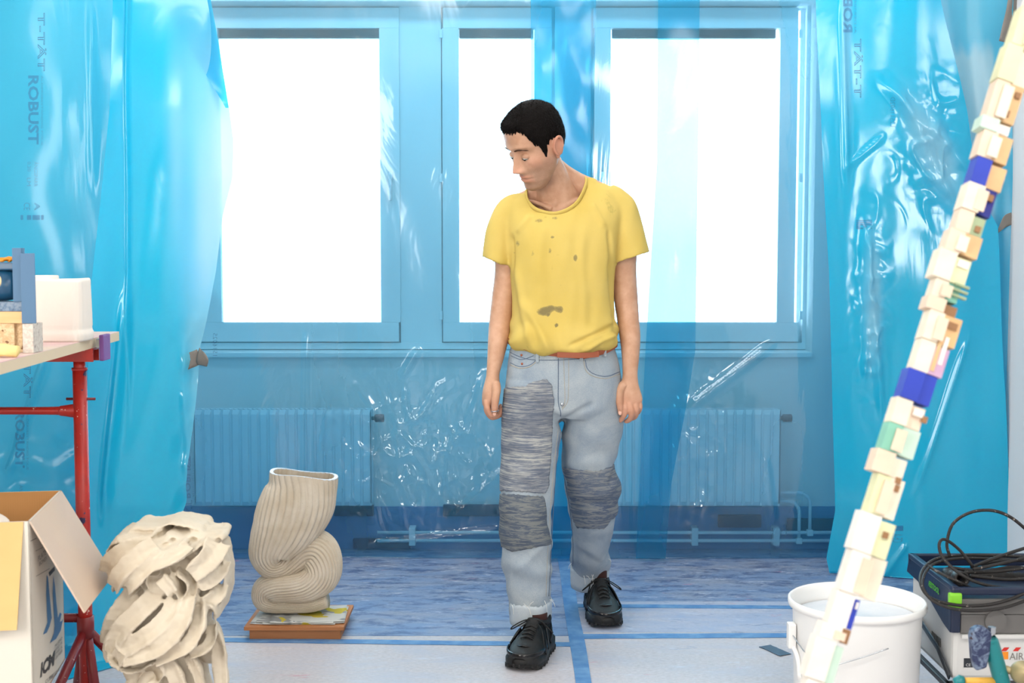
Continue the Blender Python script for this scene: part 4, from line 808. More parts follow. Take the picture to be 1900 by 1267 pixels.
# ------------------------------------------------------------------ shoes
m = Mat('black_mesh_upper', srgb(10, 10, 11), .6); m.bump(m.noise(260, 3), .6, .002); M_up = m.m
m = Mat('black_gloss_overlay', srgb(12, 12, 15), .15); M_over = m.m
m = Mat('black_rubber', srgb(18, 18, 19), .55); m.bump(m.noise(50, 4), .5, .004); M_rub = m.m
m = Mat('sock_brown', srgb(58, 30, 26), .9); M_sock = m.m
def shoe(toe, heel, lift=0.0, sock_top=.16):
    toe, heel = np.array(toe[:2]), np.array(heel[:2]); ax = heel - toe; Ln = np.linalg.norm(ax); ax /= Ln; sd = np.array([-ax[1], ax[0]])
    def T(u, s, z):                                  # u along (0 toe .. 1 heel)
        u, s, z = np.broadcast_arrays(u, s, z); xy = toe + ax * (u * Ln)[..., None] + sd * s[..., None]; zz = z + lift * u
        return np.concatenate([xy, zz[..., None]], -1)
    U = np.linspace(0, 1, 26); hw_ = np.interp(U, [0, .04, .12, .28, .42, .6, .8, .93, 1], [.024, .042, .053, .059, .054, .046, .044, .036, .016])
    top = np.interp(U, [0, .05, .15, .3, .45, .6, .72, .85, 1], [.044, .056, .066, .080, .100, .110, .112, .108, .104])
    a = np.linspace(0, math.pi, 17); V = []
    for u, h, t in zip(U, hw_, top):
        e = .75; s = h * np.sign(np.cos(a)) * np.abs(np.cos(a)) ** e; z = .022 + (t - .022) * np.sin(a) ** (.8 if u < .4 else .62)
        s = s * (1 - .42 * np.clip((z - .05) / .07, 0, 1) * (u > .35)); V.append(T(u, s, z))
    V = np.vstack(V); up = mesh('shoe_upper', V, np.vstack([grid_faces(17, 26)[:, ::-1]]), M_up, man, True)
    # midsole and outsole
    n = 60; t = np.linspace(0, 2 * math.pi, n, endpoint=False); uu = .5 - .5 * np.cos(t); sg = np.sign(np.sin(t)); hs = np.interp(uu, [0, .02, .06, .14, .3, .45, .6, .8, .94, .985, 1], [.006, .030, .046, .057, .063, .057, .050, .051, .042, .024, .004]) * sg
    V = []
    for (z, k, dz) in ((.0, .93, 0), (.003, .99, 0), (.014, 1.0, 0), (.017, .965, 0), (.020, 1.0, 0), (.030, 1.0, 1), (.036, .93, 1), (.036, .2, 1)):
        zz = z + dz * .012 * np.abs(uu - .4) ** 1.2 + (1 if z < .001 else 0) * 0 + .014 * sstep(.14, 0, uu) * (z < .01)
        V.append(T((uu - .5) * (1 + (k - 1) * .3) + .5, hs * k, zz))
    V = np.vstack(V); k = 8; Fc = [[i * n + j, i * n + (j + 1) % n, (i + 1) * n + (j + 1) % n, (i + 1) * n + j] for i in range(k - 1) for j in range(n)] + [list(range(n))[::-1]]
    so_ = mesh('shoe_sole', V, Fc, M_rub, man, True)
    mb = MB()                                        # tread notches read as separate lugs round the edge
    for j in range(0, n, 2): mb.add(*box_vf(T(uu[j], hs[j] * .985, .007 + .012 * sstep(.14, 0, uu[j])), (.006, .006, .010)))
    tag(mb.obj('tread', M_rub, so_), kind='stuff')
    for s in (1, -1):                                # glossy overlays down the sides, toe cap, eyestay
        for (u0, u1, z0, z1) in ((.30, .52, .036, .088), (.48, .66, .036, .096), (.66, .90, .040, .090)):
            q = np.linspace(0, 1, 9); uc = u0 + (u1 - u0) * q; zc = z0 + (z1 - z0) * q; h = np.interp(uc, U, hw_) * (1 - .42 * np.clip((zc - .05) / .07, 0, 1)) + .0035
            tube('overlay', T(uc, s * h * np.sqrt(np.clip(1 - ((zc - .022) / (np.interp(uc, U, top) - .022 + .02)) ** 4, .05, 1)), zc), np.tile([.0065, .0022], (9, 1)), M_over, up, 8)
    q = np.linspace(-1, 1, 21); tube('toe_cap', T(.015 + .26 * q ** 2, .058 * np.sin(q * 1.45), .047 + .004 * q ** 2), np.tile([.009, .004], (21, 1)), M_over, up, 8)
    q = np.linspace(-1, 1, 15); tube('toe_overlay', T(.15 + .14 * q ** 2, .042 * q, .0685 - .016 * q ** 2), np.tile([.0028, .004], (15, 1)), M_over, up, 8)
    for k in range(6):                               # laces across the tongue
        u = .30 + .055 * k; zt = np.interp(u, U, top) + .003; w_ = .020; q = np.linspace(-1, 1, 9)
        tube('lace', T(u + .02 * q, w_ * q, zt - .006 * q ** 2 + .002), .0023, M_up, up, 6); tube('lace', T(u - .02 * q, w_ * q, zt - .006 * q ** 2 + .003), .0023, M_up, up, 6)
    for s in (1, -1):
        tube('lace', curve_pts([T(.58, 0, .118), T(.52, s * .03, .116), T(.46, s * .060, .100), T(.50, s * .066, .088), T(.57, s * .02, .114)], 22), .0021, M_up, up, 6)
        tube('lace', curve_pts([T(.58, 0, .118), T(.45, s * .035, .098), T(.30, s * .056, .060)], 12), .0020, M_up, up, 6)
    tongue = [T(np.array(u), np.array(0.), np.array(z)) for u, z in ((.30, .072), (.42, .092), (.53, .108), (.58, .120))]; V_, F_ = tube_vf(curve_pts(tongue, 14), np.tile([.006, .021], (14, 1)), 14, up0=(0, 0, 1)); mesh('tongue', V_, F_, M_up, up, True)
    an = T(np.array(.74), np.array(0.), np.array(0.)); tube('sock', curve_pts([(an[0], an[1], .06 + lift * .7), (an[0], an[1], .10 + lift * .7), (an[0], an[1] - .0, sock_top)], 10), .030, M_sock, man, 20)
    q = np.linspace(0, 2 * math.pi, 30); tube('shoe_collar', T(.76 + .19 * np.cos(q), .033 * np.sin(q), .106 + .008 * np.cos(q) ** 2 - .006 * np.abs(np.sin(q))), .0075, M_up, up, 10)
t0 = G(967, 1247); shoe((t0[0] - .006, t0[1]), (t0[0] + .078, t0[1] + .285), 0, .125)
t1 = G(1128, 1168); shoe((t1[0], t1[1]), (t1[0] - .025, t1[1] + .285), .025, .17)
# ================================================================== studio objects
def plane_hit(px, py, p0, nrm):
    o = np.array([0, 0, CAMH]); d = W(px, py, 3.0) - o; t = ((np.asarray(p0) - o) @ np.asarray(nrm)) / (d @ np.asarray(nrm)); return o + d * t
# ---- ribbed vessel on its board
m = Mat('stoneware_clay', srgb(206, 194, 174), .8); n = m.noise(14, 6); c = m.mix(m.ramp(n, [(.35, BLK), (.75, WHT)]), srgb(198, 184, 162), srgb(216, 206, 190))
c = m.mix(m.ramp(m.noise(160, 2), [(.66, BLK), (.74, (.35, .35, .35, 1))]), c, srgb(150, 130, 104)); m.color(c); m.bump(m.noise(220, 3), .25, .0015); M_clay = m.m
m = Mat('pale_clay', srgb(226, 215, 196), .75); n = m.noise(9, 5); m.color(m.mix(m.ramp(n, [(.35, BLK), (.75, WHT)]), srgb(200, 187, 166), srgb(218, 208, 190))); m.bump(m.noise(160, 4), .2, .0015); M_pale = m.m
m = Mat('white_rim_glaze', srgb(214, 224, 236), .5); M_rim = m.m
YV = 4.36
rib_n = 30; sn = rib_n * 8; aa = np.arange(sn) * 2 * math.pi / sn
ribprof = 1 + .080 * (np.abs(np.sin(aa * rib_n / 2)) ** .7 - .5) + .012 * np.sin(aa * 5 + 1) + .01 * np.sin(aa * 3)
path = [(564, 907, 0, 63, .072), (562, 930, 0, 63, .076), (554, 958, -.005, 66, .080), (540, 986, -.012, 64, .080), (524, 1013, -.02, 57, .078), (508, 1038, -.028, 45, .070), (500, 1058, -.03, 35, .062), (508, 1074, -.018, 27, .058), (528, 1074, .0, 27, .060), (548, 1060, .014, 32, .064), (568, 1047, .022, 37, .068),
        (588, 1050, .018, 38, .070), (598, 1072, .008, 36, .068), (594, 1096, -.004, 34, .066), (572, 1112, -.014, 30, .066), (545, 1116, -.02, 27, .064), (516, 1116, -.02, 27, .062), (496, 1122, -.014, 26, .058), (494, 1138, -.005, 23, .054), (512, 1147, .0, 17, .054), (545, 1148, .0, 15, .056), (580, 1147, .0, 14, .056), (608, 1140, .004, 13, .054)]
C = curve_pts([[*W(x, y, YV + d), r * YV / F, b, i] for i, (x, y, d, r, b) in enumerate(path)], 190)
P = C[:, :3]; T = np.gradient(P, axis=0); T[:, 1] *= .3; T /= np.linalg.norm(T, axis=1)[:, None]
Dv = np.array([0, 1., 0]); S_ = np.cross(T, Dv); S_ /= np.linalg.norm(S_, axis=1)[:, None]; Q = np.cross(S_, T)
tw = np.linspace(0, 1, len(P)) ** 1.0 * 2.6
ca, sa = np.cos(aa[None, :] + tw[:, None]), np.sin(aa[None, :] + tw[:, None])
rr = (1 + (ribprof[None, :] - 1) * np.interp(np.arange(len(P)), [0, 14], [.35, 1])[:, None]) * (1 + .02 * np.sin(aa[None, :] * 2 + tw[:, None] * 3))
V = P[:, None, :] + S_[:, None, :] * (ca * rr * C[:, 3:4])[..., None] + Q[:, None, :] * (sa * rr * C[:, 4:5])[..., None]
ztop = P[0, 2]; k0 = 14                               # level, wavy, open mouth
for k in range(k0):
    q = 1 - k / k0; tgt = ztop + (P[k, 2] - ztop) + .012 * ca[k] * -1 * q + .004 * np.sin(3 * aa) * q; V[k, :, 2] = V[k, :, 2] * (1 - q) + tgt * q
V[:, :, 2] = np.maximum(V[:, :, 2], W(560, 1161, YV)[2] + .001)
inner = P[None, 0] + (V[:60] - P[None, 0])
inn = [P[k] + (V[k] - P[k]) * .90 for k in range(60)][::-1]; inn = [np.where(np.arange(3) == 2, v, v) for v in inn]
Vall = np.vstack([np.array(inn).reshape(-1, 3), V.reshape(-1, 3)]); nr_ = 60 + len(P)
Fc = [[i * sn + j, i * sn + (j + 1) % sn, (i + 1) * sn + (j + 1) % sn, (i + 1) * sn + j][::-1] for i in range(nr_ - 1) if i != 59 for j in range(sn)] + [list(range(sn)), [(nr_ - 1) * sn + j for j in range(sn)][::-1]]
ves = empty('ribbed_vessel', (P[-1][0] - .03, YV, W(560, 1161, YV)[2]), label='tall twisted ribbed clay vessel, folded over itself on a wooden board', cat='sculpture')
mesh('vessel_body', Vall, Fc, M_clay, ves, True)
rimV = np.vstack([inn[-1] + [0, 0, .001], V[0] + [0, 0, .001], V[0] + [0, 0, -.002], inn[-1] + [0, 0, -.002]]); mesh('rim', rimV, [[a_ * sn + j, a_ * sn + (j + 1) % sn, ((a_ + 1) % 4) * sn + (j + 1) % sn, ((a_ + 1) % 4) * sn + j] for a_ in range(4) for j in range(sn)], M_rim, ves, False, label='bluish white cut edge of the mouth')
m = Mat('orange_plywood', srgb(176, 112, 66), .6); n = m.noise(6, 6, m.coord((1, 1, 12))); m.color(m.mix(n, srgb(160, 98, 56), srgb(194, 132, 82))); m.bump(n, .1, .001); M_ply = m.m
m = Mat('newsprint', srgb(206, 206, 198), .9); n = m.noise(10, 2, m.coord((1, 2, 1))); c = m.mix(m.ramp(n, [(.56, BLK), (.6, WHT)]), srgb(206, 208, 204), srgb(150, 152, 152))
n2 = m.noise(8, 2, m.coord(loc=(3, 1, 0))); c = m.mix(m.ramp(n2, [(.60, BLK), (.61, WHT)], 'CONSTANT'), c, srgb(204, 186, 70)); n3 = m.noise(9, 2, m.coord(loc=(8, 5, 0))); m.color(m.mix(m.ramp(n3, [(.62, BLK), (.64, WHT)], 'CONSTANT'), c, srgb(44, 48, 60))); M_news = m.m
zb0, zb1, zb2 = 0, .030, .044
YF0 = G(540, 1186)[1]; bx0, bx1 = W(463, 1180, YF0)[0], W(632, 1180, YF0)[0]
bd = empty('wooden_board', ((bx0 + bx1) / 2, YF0 + .12, 0), label='orange brown wooden board on a smaller block, lying on the floor under the ribbed vessel', cat='board')
box('block', (bx0, YF0, 0), (bx1, YF0 + .24, W(540, 1168, YF0)[2]), M_ply, bd, .001); zt = W(540, 1168, YF0)[2]
box('top_board', (bx0 - .016, YF0 - .012, zt + .0003), (bx1 + .012, YF0 + .26, zt + .012), M_ply, bd, .001); zt += .0125
ztop_board = zt
for k in range(4):
    n = 14; a0 = (-.02, .05, -.06, .09)[k]; cx, cy_ = (bx0 + bx1) / 2 + (-.01, .02, .0, .03)[k], YF0 + .115
    u, v = np.meshgrid(np.linspace(-.5, .5, n), np.linspace(-.5, .5, n)); X, Y = u * (.285 - .012 * k), v * .20
    Z = zt + .0008 + k * .0024 + .0016 * np.abs(u * 2) ** 6 + .0012 * np.sin(9 * u + k * 2) * np.abs(u)
    R_ = np.stack([cx + X * math.cos(a0) - Y * math.sin(a0), cy_ + X * math.sin(a0) + Y * math.cos(a0), Z], -1).reshape(-1, 3)
    o = mesh('newspaper', R_, grid_faces(n, n), M_news, None, True, label=('bottom newspaper sheet on the wooden board', 'second newspaper sheet from the bottom under the ribbed vessel', 'newspaper sheet just below the topmost one under the ribbed vessel', 'topmost newspaper sheet with yellow print under the ribbed vessel')[k], cat='newspaper', group='newspapers under the ribbed vessel')
    s = o.modifiers.new('th', 'SOLIDIFY'); s.thickness = .0008
dz = zt + .0130 - W(560, 1161, YV)[2]
ves.location.z += dz * 1.0 if dz > 0 else 0

# ---- folded ribbon sculpture in the foreground
YS = 2.85
def S3(x, y, d=0.0): return W(x, y, YS + d)
parts = []
def sheet_edge(pts, depth, th=.0075, tilt=0.0, n=46, taper=.35):
    """sheet whose cut edge faces the room: follows pts, runs back into the mass by depth"""
    C_ = curve_pts([[*S3(*p)] for p in pts], n); k = 9; rows = []
    T_ = np.gradient(C_, axis=0); T_ /= np.linalg.norm(T_, axis=1)[:, None]; N_ = np.cross(T_, [0, 1., 0]); N_ /= np.linalg.norm(N_, axis=1)[:, None] + 1e-9
    cen = C_.mean(0)
    prof = [(0, 0), (.10, .8), (.25, 1), (1, 1), (1, -1), (.25, -1), (.10, -.8)]
    V_ = []
    for q, s in prof:
        B = C_ + np.array([0, 1., tilt]) * depth * q + (cen - C_) * np.array([1, 0, 1]) * taper * q ** 2 * .3; V_.append(B + N_ * s * th * .5)
    V_ = np.stack(V_, 1).reshape(-1, 3); m_ = len(prof)
    F_ = [[i * m_ + j, i * m_ + (j + 1) % m_, (i + 1) * m_ + (j + 1) % m_, (i + 1) * m_ + j] for i in range(n - 1) for j in range(m_)] + [list(range(m_))[::-1], [(n - 1) * m_ + j for j in range(m_)]]
    parts.append((V_, F_))
def sheet_face(pts, w0, w1, th=.009, n=40, roll=0.0):
    """ribbon lying with its broad face outwards; pts carry a depth so that it bulges"""
    C_ = curve_pts([[*S3(*p)] for p in pts], n); T_ = np.gradient(C_, axis=0); T_ /= np.linalg.norm(T_, axis=1)[:, None]
    out = np.array([0, -1., 0]); S2 = np.cross(T_, out); S2 /= np.linalg.norm(S2, axis=1)[:, None]; O2 = np.cross(S2, T_)
    a = math.radians(roll); A2 = S2 * math.cos(a) + O2 * math.sin(a); B2 = -S2 * math.sin(a) + O2 * math.cos(a)
    w_ = np.linspace(w0, w1, n)[:, None] * .5; sec = [(-1, .3), (-.6, -.75), (0, -.95), (.6, -.75), (1, .3), (.96, 1.2), (.0, .2), (-.96, 1.2)]
    V_ = np.stack([C_ + A2 * w_ * s - B2 * -th * t for s, t in sec], 1).reshape(-1, 3); m_ = len(sec)
    F_ = [[i * m_ + j, i * m_ + (j + 1) % m_, (i + 1) * m_ + (j + 1) % m_, (i + 1) * m_ + j] for i in range(n - 1) for j in range(m_)] + [list(range(m_))[::-1], [(n - 1) * m_ + j for j in range(m_)]]
    parts.append((V_, F_))
# core mass
def core(rows): parts.append(tube_vf(curve_pts([[*S3(x, y, d)] for x, y, d, r, b in rows], 40), curve_pts([[r * YS / F, b] for x, y, d, r, b in rows], 40), 28, up0=(1, 0, 0)))
core([(318, 1548, .08, 80, .085), (318, 1400, .08, 78, .085), (322, 1290, .08, 76, .085), (306, 1230, .08, 78, .085), (296, 1190, .08, 78, .09), (314, 1140, .08, 78, .085), (322, 1100, .085, 80, .085), (312, 1060, .085, 86, .10), (308, 1020, .08, 88, .11), (310, 1000, .08, 60, .09)])
# diagonal ribbons sweeping from upper right to lower left
for pts, w0, w1, rl in (([(250, 1100, .0), (226, 1130, -.015), (207, 1165, .0), (203, 1195, .03)], .048, .040, -14),
                        ([(292, 1102, -.02), (262, 1132, -.045), (228, 1166, -.04), (209, 1204, -.01), (216, 1228, .02)], .050, .044, -18),
                        ([(328, 1112, -.03), (308, 1148, -.058), (270, 1182, -.058), (230, 1208, -.03), (220, 1222, -.01)], .044, .036, -18),
                        ([(352, 1105, -.03), (340, 1150, -.065), (306, 1195, -.070), (262, 1216, -.055), (232, 1222, -.03)], .046, .034, -20),
                        ([(372, 1120, -.01), (370, 1160, -.050), (350, 1196, -.066), (318, 1214, -.060), (290, 1226, -.045)], .040, .028, -18),
                        ([(396, 1158, .01), (392, 1188, -.025), (374, 1206, -.045), (350, 1216, -.050)], .030, .022, -16)): sheet_face(pts, w0, w1, .009, roll=rl)
for pts, w0, w1, rl in (([(292, 1012, -.03), (258, 1032, -.050), (226, 1062, -.045), (212, 1090, -.015)], .050, .040, -24), ([(270, 1010, -.01), (232, 1022, -.025), (206, 1042, -.005), (199, 1064, .02)], .044, .040, -20), ([(300, 1030, -.05), (276, 1052, -.062), (250, 1078, -.050), (236, 1092, -.03)], .034, .036, -16),
                        ([(404, 1006, -.005), (392, 1030, -.035), (370, 1052, -.050), (354, 1066, -.050)], .062, .040, 10), ([(412, 1040, .015), (404, 1062, -.01), (388, 1078, -.025), (368, 1086, -.035)], .046, .030, 8), ([(410, 1084, .02), (402, 1104, .0), (386, 1114, -.01), (372, 1118, -.02)], .040, .030, 6),
                        ([(352, 1012, -.045), (330, 1030, -.066), (304, 1044, -.066), (284, 1052, -.055)], .036, .026, -30), ([(300, 1072, -.045), (312, 1086, -.052), (322, 1100, -.05)], .032, .026, 0)): sheet_face(pts, w0, w1, .009, roll=rl)
# hanging folds of the lower part
for pts, w_ in (([(310, 1222, -.035), (330, 1258, -.030), (340, 1310, -.02), (338, 1400, -.01), (336, 1549, -.01)], .040), ([(352, 1214, -.03), (368, 1246, -.025), (378, 1300, -.015), (378, 1400, -.01), (376, 1549, -.01)], .024),
                ([(396, 1165, .02), (408, 1205, .01), (412, 1260, .01), (411, 1350, .01), (408, 1549, .02)], .036), ([(282, 1262, -.02), (290, 1300, -.015), (292, 1400, -.01), (290, 1549, -.01)], .030), ([(246, 1262, .02), (250, 1310, .02), (252, 1400, .02), (252, 1549, .02)], .030)): sheet_face(pts, w_, w_ * 1.1, .011, roll=-12)
E = sheet_edge
E([(262, 1092, -.02), (226, 1122, -.01), (203, 1152, 0), (196, 1180, .01)], .13)
E([(200, 1178, -.03), (194, 1205, -.03), (204, 1232, -.03), (230, 1249, -.03), (256, 1248, -.035), (276, 1236, -.045), (292, 1230, -.05), (303, 1240, -.05), (301, 1256, -.045), (290, 1280, -.04), (286, 1340, -.03), (286, 1549, -.02)], .14, n=70, taper=.1)
E([(250, 1272, -.01), (262, 1252, -.02), (282, 1247, -.02), (286, 1262, -.02), (272, 1290, -.01), (266, 1380, .0)], .12, taper=.1)
E([(233, 1220, -.045), (222, 1212, -.045), (214, 1202, -.04), (214, 1190, -.035), (222, 1184, -.03)], .08, .0085)
# ruffles of the top
E([(258, 1062, -.04), (262, 1050, -.045), (280, 1046, -.05), (294, 1054, -.05), (296, 1066, -.045), (284, 1070, -.045), (272, 1069, -.045), (271, 1084, -.045), (279, 1100, -.04), (290, 1099, -.03)], .11, .0085, n=60, taper=.2)
E([(330, 1054, -.03), (328, 1066, -.05), (338, 1076, -.055), (347, 1086, -.05), (344, 1104, -.05), (334, 1114, -.05), (326, 1104, -.055), (323, 1084, -.055), (316, 1064, -.045), (310, 1052, -.03)], .11, .0085, n=60, taper=.2)
E([(256, 1066, -.02), (262, 1090, -.03), (278, 1104, -.03), (300, 1098, -.03), (322, 1104, -.04)], .10, .010)
E([(345, 1058, -.02), (352, 1078, -.035), (352, 1100, -.035), (362, 1120, -.03), (366, 1080, -.03), (378, 1074, -.02), (398, 1082, -.0)], .10, .0085, n=54, taper=.2)
E([(398, 1000, .0), (410, 1030, .0), (415, 1062, .0), (414, 1100, .01), (406, 1132, .02), (398, 1146, .03)], .10, .009, taper=.1)
E([(370, 1176, -.02), (372, 1148, -.025), (378, 1128, -.03), (390, 1124, -.025), (398, 1136, -.02), (396, 1152, -.01)], .10, .0085, taper=.1)
E([(358, 1022, -.03), (370, 1050, -.035), (376, 1064, -.03), (400, 1066, -.0)], .10, .009)
for pts, dp, tl in (([(196, 1030, .02), (206, 1012, .0), (232, 1006, -.02), (262, 1008, -.02), (290, 1010, -.02), (312, 1006, -.02)], .13, .10), ([(206, 1048, .0), (222, 1034, -.03), (252, 1026, -.04), (272, 1020, -.04), (306, 1020, -.03)], .12, .10),
                    ([(206, 1100, .02), (212, 1086, .0), (232, 1090, -.02), (250, 1084, -.02)], .10, .05), ([(282, 1054, -.05), (288, 1038, -.06), (310, 1026, -.06), (334, 1018, -.05), (340, 1014, -.04)], .12, .12),
                    ([(266, 1056, -.05), (300, 1048, -.065), (332, 1040, -.065), (358, 1026, -.05), (372, 1014, -.03), (396, 1006, -.01)], .12, .16), ([(234, 990, .02), (244, 982, .02), (270, 984, .01), (292, 980, .02), (316, 974, .03), (340, 978, .03), (368, 984, .03), (376, 996, .02), (408, 998, .0), (411, 1006, -.01)], .12, .03),
                    ([(214, 1000, .01), (236, 998, -.01), (262, 1002, -.02), (282, 996, -.01), (286, 988, .0), (300, 986, .02)], .12, .06), ([(300, 1006, -.01), (310, 996, .0), (336, 1002, .0), (352, 996, .01), (376, 1000, .01)], .12, .08)): sheet_edge(pts, dp, .0095, tl, 60, .15)
for x, y, d, r in ((240, 1050, .045, (.050, .05, .050)), (330, 1010, .06, (.085, .07, .030)), (300, 1085, -.005, (.034, .030, .026)), (380, 1050, .055, (.040, .06, .055)), (385, 1105, .06, (.035, .05, .040)), (390, 1190, .07, (.03, .05, .05))):
    parts.append(ell_vf(S3(x, y, d), r, 20))
V, Fc = union_remesh(parts, .0032, 3); Fc = np.asarray(Fc); N = vnormals(V, Fc)
V = V + N * (.0016 * smooth_noise(V, 16, 91) + .0008 * smooth_noise(V, 45, 92))[:, None]; V[:, 2] = np.maximum(V[:, 2], .0008)
mesh('folded_sculpture', V, Fc, M_pale, None, True, label='large pale clay sculpture of crumpled folded ribbons standing beside the open cardboard box', cat='sculpture')

# ---- red trestle and table board
m = Mat('red_enamel', srgb(176, 38, 30), .38); n = m.noise(9, 6, None, .7); c = m.mix(m.ramp(n, [(.45, BLK), (.75, WHT)]), srgb(182, 40, 30), srgb(140, 34, 32)); n2 = m.noise(90, 2); c = m.mix(m.ramp(n2, [(.70, BLK), (.73, WHT)]), c, srgb(226, 190, 176)); n3 = m.noise(16, 4, m.coord(loc=(3, 3, 1))); c = m.mix(m.ramp(n3, [(.66, BLK), (.68, WHT)]), c, srgb(48, 38, 78)); m.color(c); m.bump(n2, .2, .001); M_red = m.m
m = Mat('dark_red_enamel', srgb(120, 24, 28), .42); n2 = m.noise(110, 2); m.color(m.mix(m.ramp(n2, [(.70, BLK), (.72, WHT)]), srgb(118, 24, 28), srgb(190, 150, 140))); M_dred = m.m
m = Mat('purple_paint', srgb(120, 72, 140), .6); m.bump(m.noise(60, 3), .4, .002); M_purp = m.m
m = Mat('pink_board_top', srgb(232, 196, 190), .6); n = m.noise(5, 5); m.color(m.mix(m.ramp(n, [(.4, BLK), (.7, WHT)]), srgb(226, 190, 188), srgb(236, 214, 196))); M_pink = m.m
m = Mat('board_edge', srgb(222, 204, 174), .7); M_edge = m.m
ZT = 1.060; YT = 3.42; tx = W(148, 700, YT)[0]
tr = empty('trestle', (tx, YT, 0), label='red painted steel trestle with a telescopic post, carrying the table board', cat='trestle')
for k, xo in enumerate((0, -.74)):
    x = tx + xo; zb = ZT - .026
    tube('post', [(x, YT, .02), (x, YT, W(148, 683, YT)[2])], .0185, M_red, tr, 20); tube('inner_post', [(x, YT, W(148, 683, YT)[2] - .02), (x, YT, zb - .03)], .0155, M_red, tr, 18)
    tube('post_rim', [(x, YT, W(148, 687, YT)[2]), (x, YT, W(148, 682, YT)[2])], .0205, M_red, tr, 20)
    zp = W(148, 740, YT)[2]; tube('pin', [(x - .037, YT, zp), (x + .040, YT, zp)], .0036, M_dred, tr, 8)
    zc = W(148, 1158, YT)[2]; tube('sleeve', [(x, YT, zc - .035), (x, YT, zc + .022)], .0225, M_dred, tr, 18)
    for (dx, dy) in ((-.075, -.26), (.13, .20)): tube('leg', [(x, YT, zc - .01), (x + dx * .5, YT + dy * .5, zc * .5), (x + dx, YT + dy, .012)], [.013, .013, .015], M_dred, tr, 12)
    tube('leg', [(x, YT, zc - .01), (x - .09, YT + .16, .012)], .013, M_dred, tr, 12); tube('leg', [(x, YT, zc), (x + (.04 if k == 0 else -.04), YT - .02, .012)], .014, M_dred, tr, 12)
zc = W(148, 762, YT)[2]; tube('crossbar', curve_pts([(tx - .74, YT, zc), (tx - .45, YT, zc), (tx - .1, YT, zc), (tx - .05, YT, zc), (tx - .012, YT, zc)], 24), curve_pts([[.012, .012], [.0105, .0105], [.0105, .0105], [.014, .012], [.0195, .012]], 24), M_red, tr, 14)
zc = W(148, 1146, YT)[2]; tube('crossbar', [(tx - .74, YT, zc), (tx, YT, zc)], .0125, M_dred, tr, 12)
z1 = ZT - .0262; mb = MB().add(*box_vf((tx - .37 + .015, YT, z1 - .002), (.80, .05, .004))).add(*box_vf((tx - .37 + .015, YT - .024, z1 - .018), (.80, .003, .034))).add(*box_vf((tx - .37 + .015, YT + .024, z1 - .018), (.80, .003, .034))); mb.obj('top_rail', M_red, tr)
xe = W(193, 640, YT)[0]; box('end_plate', (xe - .004, YT - .03, W(193, 668, YT)[2]), (xe + .008, YT + .03, W(193, 620, YT)[2]), M_purp, tr, .003, label='purple painted end plate'); box('end_tab', (xe - .018, YT - .012, ZT - .026), (xe - .004, YT + .012, ZT - .002), M_chrome, tr, .001)
ca_, sa_ = (W(221, 615, 3.70) - W(0, 672, 2.67))[:2]; ang = math.atan2(ca_, sa_)
c0 = W(221, 614, 3.70); ex = np.array([math.cos(-ang), math.sin(-ang)]); ey = np.array([math.sin(ang), math.cos(ang)])
tb_ = empty('table_board', (c0[0] - .5, 3.2, ZT - .0256), label='pinkish worktop board resting on the red trestle at the left', cat='table')
def tabpt(u, v, z): p = c0[:2] - ex * u - ey * v; return (p[0], p[1], z)
A = [tabpt(0, 0, ZT), tabpt(1.15, 0, ZT), tabpt(1.15, 1.45, ZT), tabpt(0, 1.45, ZT)]
mesh('top_face', A + [(x, y, z - .0015) for x, y, z in A], [[0, 1, 2, 3], [7, 6, 5, 4], [0, 4, 5, 1], [1, 5, 6, 2], [2, 6, 7, 3], [3, 7, 4, 0]], M_pink, tb_)
A = [(x, y, z - .0016) for x, y, z in A]; mesh('board_core', A + [(x, y, z - .024) for x, y, z in A], [[0, 1, 2, 3], [7, 6, 5, 4], [0, 4, 5, 1], [1, 5, 6, 2], [2, 6, 7, 3], [3, 7, 4, 0]], M_edge, tb_)
# ---- things on the table
m = Mat('white_bisque', srgb(238, 230, 220), .75); m.bump(m.noise(70, 4), .15, .002); M_bis = m.m
n = 160; a = np.arange(n) * 2 * math.pi / n; cx, cyb = W(108, 600, 3.30)[0], 3.325; V = []
for q in np.linspace(0, 1, 30):
    e = .42; hx_, hy_ = .0685, .060; r_ = 1 + .035 * np.exp(-((q - .10) / .07) ** 2) - .030 * np.exp(-((q - .19) / .03) ** 2) - .02 * q + .010 * np.sin(a * 9) + .006 * np.sin(a * 17 + 1) + .012 * np.sin(a * 3 + 3 * q)
    if q > .97: r_ = r_ * .975
    V.append(np.stack([cx + hx_ * r_ * np.sign(np.cos(a)) * np.abs(np.cos(a)) ** e, cyb + hy_ * r_ * np.sign(np.sin(a)) * np.abs(np.sin(a)) ** e, ZT + .0006 + .158 * q + .002 * np.sin(a * 2)*q], 1))
for q in np.linspace(1, .3, 12): V.append(np.stack([cx + .058 * (1 + .012 * np.sin(a * 9)) * np.sign(np.cos(a)) * np.abs(np.cos(a)) ** .5, cyb + .050 * np.sign(np.sin(a)) * np.abs(np.sin(a)) ** .5, np.full(n, ZT + .157 * q)], 1))
k = len(V); mesh('ribbed_pot', np.vstack(V), [[i * n + j, i * n + (j + 1) % n, (i + 1) * n + (j + 1) % n, (i + 1) * n + j] for i in range(k - 1) for j in range(n)] + [list(range(n))[::-1], [(k - 1) * n + j for j in range(n)]], M_bis, None, True,
     label='squarish white ribbed clay pot on the table corner', cat='pot')
V_, F_ = lathe_vf([(.001, 0), (.040, 0), (.0445, .006), (.045, .160), (.043, .164), (.040, .160), (.040, .03), (.001, .03)], 48, (W(78, 560, 3.50)[0], 3.50, ZT + .0006)); mesh('cylinder_pot', V_, F_, M_bis, None, True, label='round white pot on the table, standing behind the squarish ribbed pot', cat='pot')
